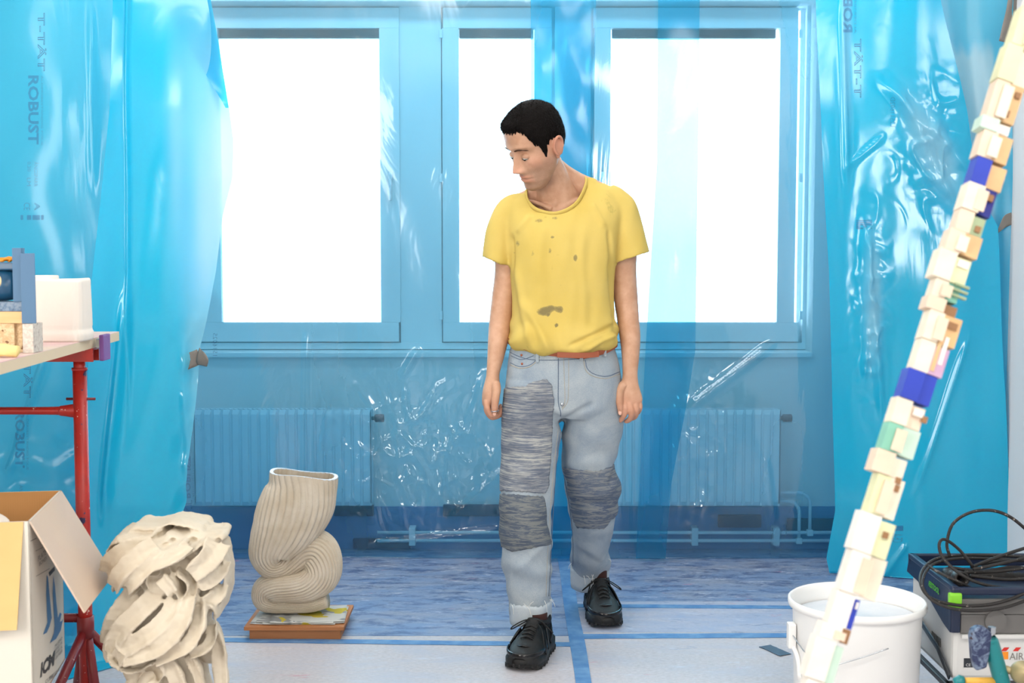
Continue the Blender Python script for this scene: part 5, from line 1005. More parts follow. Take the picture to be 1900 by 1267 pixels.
def flake(name, c1, c2, c3):
    m = Mat(name, c1, .8); n = m.noise(130, 3); c = m.mix(m.ramp(n, [(.42, BLK), (.6, WHT)]), c1, c2); n2 = m.noise(75, 2, m.coord(loc=(4, 1, 7))); m.color(m.mix(m.ramp(n2, [(.62, BLK), (.68, WHT)]), c, c3)); m.bump(n, .2, .001); return m.m
M_flake = flake('particle_board', srgb(196, 168, 128), srgb(218, 194, 156), srgb(120, 84, 54)); M_fgrey = flake('grey_particle_board', srgb(96, 120, 146), srgb(128, 146, 164), srgb(70, 86, 110)); M_fpale = flake('pale_particle_board', srgb(196, 186, 176), srgb(214, 208, 198), srgb(150, 140, 134))
m = Mat('slate_blue_board', srgb(74, 112, 146), .6); m.bump(m.noise(60, 3), .1, .001); M_slate = m.m
m = Mat('raw_timber', srgb(222, 184, 132), .7); n = m.noise(5, 6, m.coord((1, 1, 14))); m.color(m.mix(n, srgb(204, 160, 104), srgb(232, 200, 152))); M_tim = m.m
YO = 2.92
def pbx(name, x0, y0, x1, y1, Y, dep, mat, label, cat, z0=None, z1=None, group=None, bev=.0008):
    a, b = W(x0, y1, Y), W(x1, y0, Y); return box(name, (a[0], Y, z0 if z0 is not None else a[2]), (b[0], Y + dep, z1 if z1 is not None else b[2]), mat, None, bev, label=label, cat=cat, group=group)
yz = lambda y, Y: W(100, y, Y)[2]
zA = yz(600, YO); zB = yz(578, YO); zC = yz(560, YO)
pbx('particle_block', -90, 600, 26, 645, YO, .12, M_flake, 'beige particle board block at the bottom of the stack on the table', 'block', ZT + .0006, zA)
pbx('particle_block', 28, 600, 41, 645, YO + .01, .06, M_flake, 'small upright speckled block with green flecks beside the white pot', 'block', ZT + .0006, zA)
pbx('timber_slat', -90, 578, 41, 600, YO - .004, .07, M_tim, 'pale timber slat lying on the particle board blocks', 'timber', zA + .0005, zB)
pbx('particle_shelf', -90, 560, 41, 578, YO - .002, .075, M_fgrey, 'grey speckled board lying on top of the timber slat', 'board', zB + .0005, zC)
pbx('upright_panel', 24.5, 460, 39, 560, YO + .0, .022, M_slate, 'taller slate blue upright panel behind the blue tool', 'panel', zC + .0005, None)
up_ = empty('edge_panel', (W(50, 600, YO)[0], YO + .04, ZT + .0006), label='slate blue upright panel with pale chipboard side, standing against the white pot', cat='panel')
pbx('pale_block', 42.5, 600, 61, 652, YO - .012, .06, M_fpale, 'pale speckled block under the slate blue edge panel, against the white pot', 'block', ZT + .0006, zA)
a, b = W(41.6, 600, YO - .012), W(52.5, 470, YO - .012); box('panel_board', (a[0], YO - .012, zA + .0006), (b[0], YO + .026, b[2]), M_fpale, up_, .001); box('panel_face', (a[0], YO - .0155, zA + .001), (W(51.5, 0, YO - .0155)[0], YO - .0122, b[2]), M_slate, up_, .0004); 
m = Mat('blue_tool_shell', srgb(28, 78, 112), .3); M_tool = m.m
t_ = empty('power_planer', (W(-20, 520, YO)[0], YO + .03, zC + .0006), label='dark blue hand tool lying on the stack at the left edge', cat='tool')
xr = W(23.5, 520, YO)[0]; hz_ = yz(487, YO) - zC
V_, F_ = tube_vf([(xr - .16, YO + .036, zC + hz_ * .42), (xr - .03, YO + .036, zC + hz_ * .42), (xr - .010, YO + .036, zC + hz_ * .42), (xr - .001, YO + .036, zC + hz_ * .42)], np.array([[.036, .034], [.036, .034], [.033, .032], [.022, .022]]), 24); V_[:, 2] = np.maximum(V_[:, 2], zC + .0008); mesh('tool_body', V_, F_, M_tool, t_, True)
box('tool_top', (xr - .16, YO + .012, zC + hz_ * .80), (xr - .001, YO + .070, zC + hz_), M_tool, t_, .004)
tube('cord', curve_pts([(xr - .03, YO - .012, zC + .03), (xr - .022, YO - .014, zC + .045), (xr - .028, YO - .013, zC + .06), (xr - .06, YO - .01, zC + .07)], 14), .0022, Mat('cream_cord', srgb(226, 206, 160), .6).m, t_, 8)
m = Mat('orange_peel', srgb(226, 140, 22), .5); m.bump(m.noise(60, 3), .5, .003); M_or = m.m
for k, (x, y, r) in enumerate(((4, 484.5, .0065), (16, 482.5, .0080))):
    V_, F_ = ell_vf(W(x, y, YO + .03), (r * 1.4, r, r * .75), 18); V_ += (.0016 * smooth_noise(V_, 60, 95 + k))[:, None]; V_[:, 2] += (zC + hz_ + .0006) - V_[:, 2].min(); mesh('orange_clip', V_, F_, M_or, None, True, label=('small orange clip at the frame edge on top of the blue tool', 'larger orange clip on the blue tool beside the taller panel')[k], cat='clip', group='orange clips on the blue tool')
m = Mat('yellow_foam', srgb(232, 208, 140), .85); m.bump(m.noise(50, 4), .6, .004); M_foam = m.m
V_, F_ = tube_vf(curve_pts([W(-60, 650, 2.79), W(-20, 651, 2.79), W(20, 652, 2.79), W(36, 654, 2.79)], 24), np.interp(np.linspace(0, 1, 24), [0, .1, .5, .92, 1], [.008, .0135, .0145, .0125, .006]), 20); V_ += (.0014 * smooth_noise(V_, 30, 97))[:, None]; V_[:, 2] += ZT + .0008 - V_[:, 2].min()
mesh('foam_roll', V_, F_, M_foam, None, True, label='lumpy pale yellow roll lying on the table before the block stack', cat='roll')

# ---- open cardboard box
m = Mat('white_printed_card', srgb(216, 210, 198), .6); m.bump(m.noise(30, 3), .06, .001); M_wcard = m.m
m = Mat('brown_cardboard', srgb(186, 134, 78), .8); n = m.noise(4, 5); c = m.mix(n, srgb(176, 124, 70), srgb(200, 150, 92)); m.color(c); wv = m.n('ShaderNodeTexWave', Scale=60, Distortion=.2); m.l(m.coord(), wv.inputs[0]); m.bump(wv.outputs['Fac'], .08, .001); M_brown = m.m
m = Mat('tan_cardboard', srgb(214, 178, 116), .8); n = m.noise(6, 5); m.color(m.mix(n, srgb(206, 168, 106), srgb(222, 190, 130))); M_tan = m.m
m = Mat('pale_card_flap', srgb(206, 186, 172), .7); n = m.noise(3, 4); m.color(m.mix(n, srgb(200, 182, 174), srgb(214, 190, 160))); M_flap = m.m
m = Mat('blue_print', srgb(64, 116, 164), .6); M_bprint = m.m
m = Mat('black_print', srgb(46, 38, 36), .6); M_kprint = m.m
m = Mat('grey_print', srgb(126, 122, 118), .6); M_gprint = m.m
ZBt, ZBb = .735, .336; pf, pb = W(55, 972, 2.63), W(113, 913, 2.97); pf[2] = pb[2] = ZBt
vb = (pb - pf) / np.linalg.norm(pb - pf); ub = np.array([-vb[1], vb[0], 0]); DL, WL = np.linalg.norm(pb - pf), .46
bxo = empty('cardboard_box', (pf + ub * .23 + vb * .17 - [0, 0, ZBt - ZBb]), label='open white cardboard box with brown inside and ICM print, bottom left', cat='box')
def slab(name, A, B, C_, D_, th, mat, parent, **kw):   # quad A-B-C-D thickened
    A, B, C_, D_ = map(lambda p: np.asarray(p, float), (A, B, C_, D_)); nn = np.cross(B - A, D_ - A); nn = nn / np.linalg.norm(nn) * th; V_ = [A, B, C_, D_, A + nn, B + nn, C_ + nn, D_ + nn]
    return mesh(name, V_, [[3, 2, 1, 0], [4, 5, 6, 7], [0, 1, 5, 4], [1, 2, 6, 5], [2, 3, 7, 6], [3, 0, 4, 7]], mat, parent, **kw)
H_ = np.array([0, 0, ZBt - ZBb]); p00 = pf; p10 = pf + ub * WL; p11 = p10 + vb * DL; p01 = pf + vb * DL; t4 = .004
slab('front_panel', p00 - H_, p10 - H_, p10, p00, t4, M_wcard, bxo); slab('side_panel', p01 - H_, p00 - H_, p00, p01, t4, M_wcard, bxo); slab('back_panel', p11 - H_, p01 - H_, p01, p11, t4, M_brown, bxo); slab('side_panel', p10 - H_, p11 - H_, p11, p10, t4, M_brown, bxo)
slab('bottom_panel', p00 - H_, p01 - H_, p11 - H_, p10 - H_, t4, M_brown, bxo)
i0 = t4 + .0006; q00, q10, q01 = p00 + ub * i0 + vb * i0, p10 + vb * i0, p01 + ub * i0 - vb * i0
slab('inner_liner', q01 - H_ * .96, q00 - H_ * .96, q00, q01, -.0008, M_brown, bxo); slab('inner_liner', p10 - H_ * .96 + vb * i0 , q00 - H_ * .96, q00, p10 + vb * i0, .0008, M_brown, bxo)
of = W(158, 1136, 2.675); ob = W(211, 1066, 2.985); slab('flap', p00 + ub * -.002, p01 + ub * -.002, ob, of, .0035, M_flap, bxo, label='pale flap folded out to the right')
ff1 = W(31, 1169, 2.60); ff0 = ff1 + (p10 - p00) * .96; slab('flap', p00 - vb * .002 + ub * .012, p10 - vb * .002, ff0, ff1, -.0035, M_tan, bxo, label='tan front flap hanging down')
bk = np.array([0, 0, -.15]); slab('flap', p01 + vb * .004, p11 + vb * .004, p11 + vb * .03 + bk, p01 + vb * .03 + bk, .0035, M_tan, bxo)
V_, F_ = ell_vf(W(-2, 965, 2.72), (.020, .020, .018), 16); V_[:, 2] = np.where(V_[:, 2] < V_[:, 2].mean(), V_[:, 2], V_[:, 2])
bg_ = tube_vf(curve_pts([W(-22, 1100, 2.74), W(-20, 1040, 2.74), W(-16, 985, 2.74), W(-8, 962, 2.74), W(-5, 955, 2.74)], 24), np.interp(np.linspace(0, 1, 24), [0, .5, .85, 1], [.05, .045, .025, .008]), 18); bg_[0][:, 2] += ZBb + .006 - bg_[0][:, 2].min() if bg_[0][:, 2].min() < ZBb else 0
mesh('white_bag', bg_[0], bg_[1], M_bis, bxo, True)
box('storage_crate', (p00[0] - .44, pf[1] + .06, .001), (p00[0] - .10, pb[1] - .02, ZBb - .001), M_tim, None, .004, label='low timber crate under the open cardboard box', cat='crate')
# print on the right side panel
sn_ = -ub; s0 = p00 + sn_ * .0006
def Z8(x, y): return (x / 3.4542, 900 + y / 3.4542)
def panel_poly(name, pts, mat):
    P_ = [plane_hit(*Z8(*p), s0, sn_) for p in pts]; return mesh(name, P_, [list(range(len(P_)))], mat, bxo)
def panel_text(s, org, right, up, mat, w_=0.0):       # org / right / up in the photo's frame, mapped on the panel plane
    V_, F_ = text_vf(s, 1.0, w_, 2); V_[:, 0] -= V_[:, 0].min(); V_[:, 0] /= V_[:, 0].max(); V_[:, 1] -= V_[:, 1].min(); V_[:, 1] /= V_[:, 1].max()
    return mesh('print', [plane_hit(*Z8(org[0] + right[0] * a + up[0] * b, org[1] + right[1] * a + up[1] * b), s0, sn_) for a, b, _ in V_], F_, mat, bxo)
panel_poly('print', [(300, 575), (308, 590), (318, 700), (332, 850), (318, 905), (300, 945), (276, 958), (288, 925), (304, 880), (296, 700)], M_bprint)
panel_poly('print', [(342, 580), (352, 640), (362, 760), (372, 850), (384, 815), (395, 825), (384, 875), (394, 872), (405, 855), (390, 930), (360, 985), (320, 1012), (345, 950), (350, 900), (345, 820), (338, 700)], M_bprint)
panel_text('ICM', (258, 1238), (88, -84), (8, -100), M_kprint, .05)
panel_text('PLATE', (244, 490), (52, -48), (0, -34), M_gprint); panel_text('BONES', (252, 520), (48, -42), (0, -26), M_gprint)
for k in range(4): panel_text(('TAUSEND', 'SERIES FR', 'TEMPER OK', 'VERTRIEB')[k], (350, 1046 + k * 27), (50, -58), (0, -20), M_gprint)
panel_text('DRAFTED FROM', (318, 1252), (84, -74), (0, -24), M_gprint)
panel_text('CURE', (290, 1275), (50, -42), (0, -24), M_gprint)
panel_poly('print', [(196, 357), (236, 336), (236, 340), (196, 361)], M_kprint); panel_poly('print', [(228, 420), (275, 396), (275, 400), (228, 424)], M_gprint); panel_poly('print', [(232, 582), (318, 532), (318, 536), (232, 586)], M_gprint)
panel_poly('print', [(312, 560), (350, 520), (352, 545), (318, 585)], M_kprint)

# ---- bucket
m = Mat('white_bucket_plastic', srgb(240, 240, 238), .35); m.bump(m.noise(12, 3), .05, .002); M_buck = m.m
m = Mat('plaster_water', srgb(206, 216, 226), .18); n = m.noise(12, 5); m.color(m.mix(n, srgb(190, 204, 218), srgb(228, 232, 238))); m.bump(n, .2, .004); M_plw = m.m
YK = 3.30; kc = W(1590, 1110, YK); zr = kc[2]; bk_ = empty('bucket', (kc[0], YK, 0), label='large white plastic bucket behind the slanted column of coloured blocks', cat='bucket')
V_, F_ = lathe_vf([(.001, .001), (.150, .001), (.153, .006), (.163, zr - .03), (.166, zr - .022), (.1735, zr - .020), (.1755, zr - .012), (.175, zr - .003), (.171, zr), (.166, zr - .004), (.162, zr - .02), (.151, .012), (.001, .010)], 96, (kc[0], YK, 0)); mesh('bucket_body', V_, F_, M_buck, bk_, True)
V_, F_ = lathe_vf([(.0005, .0), (.08, .001), (.157, 0)], 64, (kc[0], YK, zr - .045)); mesh('contents', V_, F_, M_plw, bk_, True, label='milky plaster water')
hx_ = kc[0] - .166; box('handle_lug', (hx_ - .016, YK - .03, zr - .125), (hx_ + .004, YK + .0, zr - .06), M_buck, bk_, .004); 
tube('handle_wire', curve_pts([(hx_ - .008, YK - .02, zr - .085), (hx_ + .02, YK - .10, zr - .12), (hx_ + .06, YK - .158, zr - .125), (kc[0] - .04, YK - .182, zr - .10), (kc[0] + .03, YK - .184, zr - .075)], 30), .0016, M_chrome, bk_, 8)
tube('grip', curve_pts([(hx_ - .014, YK - .015, zr - .105), (hx_ - .006, YK - .02, zr - .115), (hx_ + .006, YK - .04, zr - .145), (hx_ + .010, YK - .05, zr - .20)], 12), .006, M_buck, bk_, 10)

# ---- slanted column of glued offcuts
cols = dict(w=(238, 232, 222), c=(234, 222, 202), p=(232, 208, 186), t=(214, 176, 128), o=(222, 178, 126), k=(150, 108, 70), b=(34, 60, 178), d=(26, 34, 128), g=(128, 190, 168), m=(196, 222, 206), s=(160, 176, 140), n=(60, 50, 40), y=(222, 222, 180), v=(196, 160, 190))
MC = {}
for k, v in cols.items():
    m = Mat('offcut_' + dict(w='white', c='cream', p='pinkish', t='tan', o='orange_tan', k='brown', b='blue', d='dark_blue', g='teal', m='mint', s='sage', n='dark', y='pale_lime', v='lilac')[k], srgb(*v), .6)
    n = m.noise(9, 6, m.coord((1, 1, 3))); m.color(m.mix(m.ramp(n, [(.35, BLK), (.75, WHT)]), srgb(*[int(x * .93) for x in v]), srgb(*v))); m.bump(n, .15, .001); MC[k] = m.m
pl, ph = W(1532, 1267, 1.76), W(1893, 110, 1.94); ax = (ph - pl) / np.linalg.norm(ph - pl); sc_ = lambda y: pl + (ph - pl) * ((1267 - y) / 1157.)
sr = np.cross([0, 1., 0], ax); sr /= np.linalg.norm(sr); dp = np.cross(ax, sr)
if sr[0] < 0: sr, dp = -sr, -dp
if dp[1] < 0: dp = -dp
colm = empty('block_column', (pl - ax * (pl[2] / ax[2])), label='slanted column of glued coloured wood offcuts crossing in front of the white bucket', cat='column')
rot = math.radians(24); A1 = sr * math.cos(rot) - dp * math.sin(rot); A2 = sr * math.sin(rot) + dp * math.cos(rot)
def off(y0, y1, u0, u1, w0, w1, mat):                 # block from height y0..y1, u across the picture, w into depth (metres)
    a, b = sc_(y1), sc_(y0); V_ = []
    for base in (a, b):
        for (u, w_) in ((u0, w0), (u1, w0), (u1, w1), (u0, w1)): V_.append(base + sr * u + dp * w_)
    mesh('offcut', V_, [[3, 2, 1, 0], [4, 5, 6, 7], [0, 1, 5, 4], [1, 2, 6, 5], [2, 3, 7, 6], [3, 0, 4, 7]], MC[mat], colm)
tops, bots = (1267 - (2.795 - pl[2]) / (ph[2] - pl[2]) * 1157), 1267 + (pl[2] - .001) / (ph[2] - pl[2]) * 1157
segs = [(tops, -160, 'c', 'p'), (-160, -60, 't', 'w'), (-60, 20, 'w', 'm'), (20, 95, 'y', 'c'), (95, 165, 'y', 'c'), (165, 238, 'p', 't'), (238, 262, 'm', 'w'), (262, 312, 'p', 't'), (312, 362, 'b', 't'), (362, 412, 'c', 'd'), (412, 452, 'p', 's'), (452, 492, 'p', 't'), (492, 545, 'c', 'y'), (545, 578, 'c', 'g'), (578, 602, 'p', 'k'), (602, 655, 'c', 'o'), (655, 712, 'c', 'v'),
        (712, 766, 'b', 'b'), (766, 812, 'c', 'p'), (812, 862, 'g', 'm'), (862, 902, 'p', 'c'), (902, 972, 'y', 'c'), (972, 1040, 'w', 'y'), (1040, 1112, 'w', 'c'), (1112, 1170, 'w', 'b'), (1170, 1196, 'w', 'k'), (1196, 1267, 'w', 'm'), (1267, 1400, 'w', 'c'), (1400, 1560, 'c', 't'), (1560, bots, 'w', 'p')]
for i, (y0, y1, L, R_) in enumerate(segs):
    wl = .024 + .003 * math.sin(i * 2.3) + (.004 if 960 < y0 < 1300 else 0); wr = .022 + .004 * math.sin(i * 1.7 + 1); j = .002 * math.sin(i * 3.1); mid = -.002 + .005 * math.sin(i * .9)
    if 1112 <= y0 < 1200: wr *= .55
    off(y0 + .5, y1 - .5, mid - wl + j, mid - .0003, -.015 + .0015 * math.sin(i * 4), .014, L); off(y0 + (.5 if i % 2 else 6) * 1, y1 - .5, mid, mid + wr + j, -.0115 + .002 * math.sin(i * 5), .017, R_)
    if L != R_ and i % 2: off(y0 + 8, y1 - 4, mid - .010, mid + .006, -.0185, -.0168, 'p' if L != 'p' else 'c')
    if i % 3 == 0: off(y0 + 10, y0 + 22, mid + .004, mid + wr - .004, -.0150, -.0080, 'k' if i % 2 else 'w')
for y in (545, 555, 565): off(y - 2.5, y + 1.5, .002, .024, -.0148, -.0080, 's')
for (y, u) in ((184, .004), (222, -.004), (440, .006), (1000, .01), (790, .014), (905, .004)): off(y - 6, y + 5, u, u + .008, -.0150, -.0080, 'k')
off(625, 705, .004, .010, -.0148, -.0080, 't'); off(640, 690, .012, .018, -.0150, -.0080, 'w')

# ---- vacuum extractor on a black stand
m = Mat('navy_plastic', srgb(24, 36, 62), .35); m.bump(m.noise(140, 3), .12, .001); M_navy = m.m
m = Mat('light_grey_plastic', srgb(212, 212, 210), .5); M_lgrey = m.m
m = Mat('warm_grey_plastic', srgb(104, 102, 100), .5); M_wgrey = m.m
m = Mat('lime_green_plastic', srgb(132, 208, 52), .4); M_lime = m.m
m = Mat('logo_green', srgb(80, 170, 40), .5); M_lgreen = m.m
m = Mat('black_cable', srgb(34, 31, 30), .6); n = m.noise(120, 3); m.color(m.mix(m.ramp(n, [(.66, BLK), (.70, WHT)]), srgb(34, 31, 30), srgb(150, 140, 132))); M_cab = m.m
m = Mat('red_print', srgb(206, 44, 36), .5); M_rp = m.m; m = Mat('orange_print', srgb(238, 142, 30), .5); M_op = m.m
VX0, VX1, VY0, VY1 = 1.103, 1.48, 3.20, 3.56
vac = empty('dust_extractor', (1.29, 3.38, .20), label='navy and grey dust extractor with a green latch, right of the white bucket', cat='vacuum cleaner')
zt_, zm, zb_ = .446, .330, .205
# lower shell with a sloping shoulder, upper navy hood with a scooped lower edge
box('canister', (VX0 + .012, VY0 + .012, zb_), (VX1, VY1 - .01, .40), M_lgrey, vac, .012)
n = 20; ys = np.linspace(VY0, VY1, n); low = np.interp(ys, [VY0, VY0 + .05, VY0 + .16, VY0 + .26, VY1], [zm + .002, zm + .010, .372, .395, .398])
V_ = []
for x in (VX0, VX0 + .014): V_ += [np.stack([np.full(n, x + .0), ys, low], 1), np.stack([np.full(n, x + .006), ys, np.full(n, zt_ + .012 * 0)], 1)]
V_ = np.vstack(V_); Fc = [[i, i + 1, n + i + 1, n + i][::-1] for i in range(n - 1)] + [[2 * n + i, 2 * n + i + 1, 3 * n + i + 1, 3 * n + i] for i in range(n - 1)] + [[n + i, n + i + 1, 3 * n + i + 1, 3 * n + i][::-1] for i in range(n - 1)] + [[i, i + 1, 2 * n + i + 1, 2 * n + i] for i in range(n - 1)] + [[0, n, 3 * n, 2 * n], [n - 1, 2 * n - 1, 4 * n - 1, 3 * n - 1][::-1]]
hood_side = mesh('hood_side', V_, Fc, M_navy, vac, False)
box('hood_corner', (VX0 + .001, VY0 - .004, zm), (VX0 + .026, VY0 + .02, zt_ + .001), M_navy, vac, .006)
box('hood_rim', (VX0 + .002, VY0 - .002, zt_ - .020), (VX1 + .01, VY0 + .016, zt_), M_navy, vac, .005); box('hood_rim', (VX0 + .002, VY1 - .016, zt_ - .03), (VX1 + .01, VY1, zt_ + .004), M_navy, vac, .005); box('hood_rim', (VX0 + .002, VY0, zt_ - .010), (VX0 + .02, VY1, zt_ + .004), M_navy, vac, .004)
box('hood_floor', (VX0 + .01, VY0 + .01, zt_ - .045), (VX1, VY1 - .01, zt_ - .035), M_navy, vac, .002)
box('latch', (W(1786, 0, VY0)[0], VY0 - .010, W(0, 1128, VY0)[2]), (W(1811, 0, VY0)[0], VY0 + .008, W(0, 1099, VY0)[2]), M_lime, vac, .006, label='lime green latch')
box('front_bezel', (VX0 + .026, VY0 + .0, W(0, 1140, VY0)[2]), (VX1, VY0 + .014, W(0, 1112, VY0)[2]), M_wgrey, vac, .002); 
box('front_panel', (VX0 + .028, VY0 + .002, W(0, 1176, VY0)[2]), (VX1, VY0 + .016, W(0, 1141, VY0)[2]), M_wgrey, vac, .002)
V_, F_ = tube_vf([(W(1877, 0, VY0)[0], VY0 - .006, W(0, 1152, VY0)[2]), (W(1877, 0, VY0)[0], VY0 + .004, W(0, 1152, VY0)[2])], .027, 32); mesh('dial', V_, F_, M_wgrey, vac, False)
box('front_ledge', (VX0 + .03, VY0 - .004, W(0, 1185, VY0)[2]), (VX1, VY0 + .012, W(0, 1177, VY0)[2]), M_lgrey, vac, .003)
def front_mark(x0, y0, x1, y1, mat, sk=0): a_, b_ = W(x0, y1, VY0 + .0115), W(x1, y0, VY0 + .0115); mesh('marking', [(a_[0], VY0 + .0112, a_[2]), (b_[0], VY0 + .0112, a_[2]), (b_[0] + sk, VY0 + .0112, b_[2]), (a_[0] + sk, VY0 + .0112, b_[2])], [[0, 1, 2, 3]], mat, vac)
front_mark(1788, 1221, 1808, 1238, M_dark); 
for k in range(3): front_mark(1857 + k * 22, 1201, 1867 + k * 22, 1208, M_rp, .008)
front_mark(1859, 1209, 1871, 1223, M_op)
def flat_text(s, org, rx, uy, mat, parent, w_=0.0, name='marking'):
    V_, F_ = text_vf(s, 1.0, w_, 2); V_[:, 0] -= V_[:, 0].min(); V_[:, 0] /= V_[:, 0].max(); V_[:, 1] -= V_[:, 1].min(); V_[:, 1] /= V_[:, 1].max()
    return mesh(name, [np.asarray(org) + np.asarray(rx) * a_ + np.asarray(uy) * b_ for a_, b_, _ in V_], F_, mat, parent)
o_ = W(1792, 1236, VY0 + .0108); flat_text('CE', (o_[0], VY0 + .0108, o_[2]), (.012, 0, 0), (0, 0, .007), M_lgrey, vac); o_ = W(1873, 1224, VY0 + .011); flat_text('AIR', (o_[0], VY0 + .011, o_[2]), (.036, 0, 0), (0, 0, .018), M_gprint, vac)
flat_text('FESTOOL', (VX0 + .0005, VY0 + .175, .405), (0, -.085, -.0012), (.0018, 0, .0145), M_lgreen, vac, .03)
for k in range(7): box('vent_slot', (VX0 + .0105, VY0 + .10 + k * .011, .262), (VX0 + .0135, VY0 + .105 + k * .011, .285), M_wgrey, vac)
# hose and cables
def cab(name, pts, r, Yb, parent, nn=60): return tube(name, curve_pts([W(x, y, Yb + d) for x, y, d in pts], nn), r, M_cab, parent, 10)
cb = empty('cable_coil', (1.25, 3.3, zt_ + .01), label='tangled black cable coil heaped on top of the dust extractor', cat='cable')
cab('cable_loop', [(1762, 1032, .10), (1757, 1008, .10), (1768, 972, .10), (1800, 951, .10), (1840, 947, .10), (1876, 960, .10), (1915, 992, .10)], .0042, 3.25, cb)
cab('cable_loop', [(1806, 1052, .05), (1780, 1020, .05), (1754, 1001, .04), (1743, 1008, .03), (1748, 1032, .02), (1775, 1060, .0), (1812, 1080, -.01), (1860, 1090, 0), (1930, 1092, 0)], .0040, 3.23, cb)
cab('cable_loop', [(1940, 1035, .16), (1860, 1031, .18), (1790, 1030, .18), (1740, 1036, .14), (1714, 1054, .06), (1708, 1080, -.01), (1722, 1106, -.04), (1755, 1119, -.05), (1800, 1124, -.05), (1850, 1119, -.045), (1900, 1101, -.03), (1940, 1080, .0)], .0042, 3.23, cb, 90)
cab('cable_loop', [(1940, 1042, .15), (1850, 1037, .17), (1780, 1036, .16), (1735, 1045, .12), (1716, 1064, .04), (1712, 1088, -.02), (1728, 1112, -.045), (1760, 1127, -.052), (1805, 1133, -.052), (1860, 1128, -.047), (1910, 1112, -.03)], .0042, 3.22, cb, 90)
cab('cable_loop', [(1722, 1050, .08), (1750, 1066, .02), (1780, 1080, .0), (1800, 1090, .02)], .0040, 3.23, cb)
for k, p in enumerate(([(1802, 1052, .05), (1850, 1034, .08), (1905, 1016, .10), (1940, 1010, .1)], [(1806, 1056, .03), (1860, 1045, .05), (1930, 1028, .08)], [(1790, 1062, .06), (1850, 1060, .06), (1930, 1050, .06)], [(1800, 1068, .02), (1870, 1075, .03), (1940, 1070, .03)], [(1820, 1046, .1), (1870, 1040, .12), (1930, 1040, .1)], [(1760, 1052, .12), (1820, 1060, .12), (1880, 1052, .12), (1940, 1060, .12)])): cab('cable_loop', p, .0045, 3.24, cb)
hp = curve_pts([W(1786, 1075, 3.24), W(1768, 1068, 3.30), W(1760, 1062, 3.38), W(1800, 1066, 3.44), W(1870, 1070, 3.42), W(1950, 1075, 3.40)], 90)
hs_ = empty('suction_hose', hp[0], label='black ribbed suction hose lying in the cable coil', cat='hose')
V_, F_ = tube_vf(hp[12:], .0135 + .0018 * np.sin(np.arange(78) * 2.1), 20, cap=False); mesh('ribbed_tube', V_, F_, M_cab, hs_, True)
V_, F_ = lathe_vf([(.0185, 0), (.0195, .004), (.0185, .030), (.0150, .036), (.0135, .030), (.0150, .0)], 32); d = Vector(hp[10] - hp[0]).normalized(); Rq = np.array(d.to_track_quat('Z', 'Y').to_matrix()); V_ = V_ @ Rq.T + hp[0]; F_ = F_ + [[5 * 32 + j, 5 * 32 + (j + 1) % 32, (j + 1) % 32, j] for j in range(32)]; mesh('hose_cuff', V_, F_, M_cab, hs_, True)
# black stand below
st_ = empty('steel_stand', (1.29, 3.38, 0), label='black steel stand carrying the dust extractor', cat='stand')
box('rail', (VX0 - .01, VY0 - .012, .190), (VX1 + .02, VY0 + .012, .2045), M_dark, st_, .003); box('rail', (VX0 - .01, VY1 - .02, .190), (VX1 + .02, VY1, .2045), M_dark, st_, .003)
box('rail', (VX0 - .012, VY0 - .012, .190), (VX0 + .004, VY1, .2045), M_dark, st_, .003); box('rail', (VX1, VY0 - .012, .190), (VX1 + .02, VY1, .2045), M_dark, st_, .003)
for x in (VX0 - .006, VX1 + .006):
    for y in (VY0 + .0, VY1 - .012): box('leg', (x - .010, y - .010, 0), (x + .010, y + .010, .1895), M_dark, st_, .002)
# sloping strap on the side of the canister
tube('strap', [(VX0 + .004, VY1 - .06, .300), (VX0 + .003, VY0 + .10, .262), (VX0 + .003, VY0 + .005, .215)], np.array([[.010, .003]] * 3), M_dark, vac, 8)

# ---- teal clamp in the right corner
m = Mat('teal_paint', srgb(20, 118, 124), .35); n = m.noise(20, 5, None, .7); m.color(m.mix(m.ramp(n, [(.62, BLK), (.68, WHT)]), srgb(22, 122, 126), srgb(90, 150, 166))); m.bump(n, .2, .002); M_teal = m.m
m = Mat('paint_blotched_steel', srgb(70, 84, 132), .5); n = m.noise(40, 5, None, .7, 1); c = m.mix(m.ramp(n, [(.45, BLK), (.58, WHT)]), srgb(38, 48, 84), srgb(110, 126, 150)); n2 = m.noise(28, 3, m.coord(loc=(2, 2, 2))); m.color(m.mix(m.ramp(n2, [(.62, BLK), (.66, WHT)]), c, srgb(60, 24, 26))); m.bump(n, .5, .003); M_blot = m.m
m = Mat('yellow_wood', srgb(222, 170, 70), .5); M_yw = m.m; m = Mat('brass_dull', srgb(176, 160, 120), .45, .5); M_brass = m.m
YC = 2.62; cl = empty('bar_clamp', W(1845, 1600, YC), label='teal painted bar clamp with a blotched jaw, at the bottom right corner', cat='clamp'); cl.location.z = 0
tp_, bt_ = W(1836, 1184, YC), W(1866, 1290, YC); dr = (bt_ - tp_) / abs(bt_[2] - tp_[2]); ft = tp_ + dr * (tp_[2] - .002)
P = curve_pts([tp_ + [0, .0, .002], tp_ - [0, 0, .003] + dr * .003, tp_ + dr * .02, bt_, ft], 30); V_, F_ = tube_vf(P, np.concatenate([[.008, .014], np.full(28, .0165)]), 22); mesh('clamp_bar', V_, F_, M_teal, cl, True)
pj = [W(x, y, YC - .018) for x, y in ((1803, 1184), (1806, 1170), (1818, 1164), (1832, 1166), (1842, 1176), (1838, 1210), (1832, 1240), (1812, 1246), (1806, 1225))]
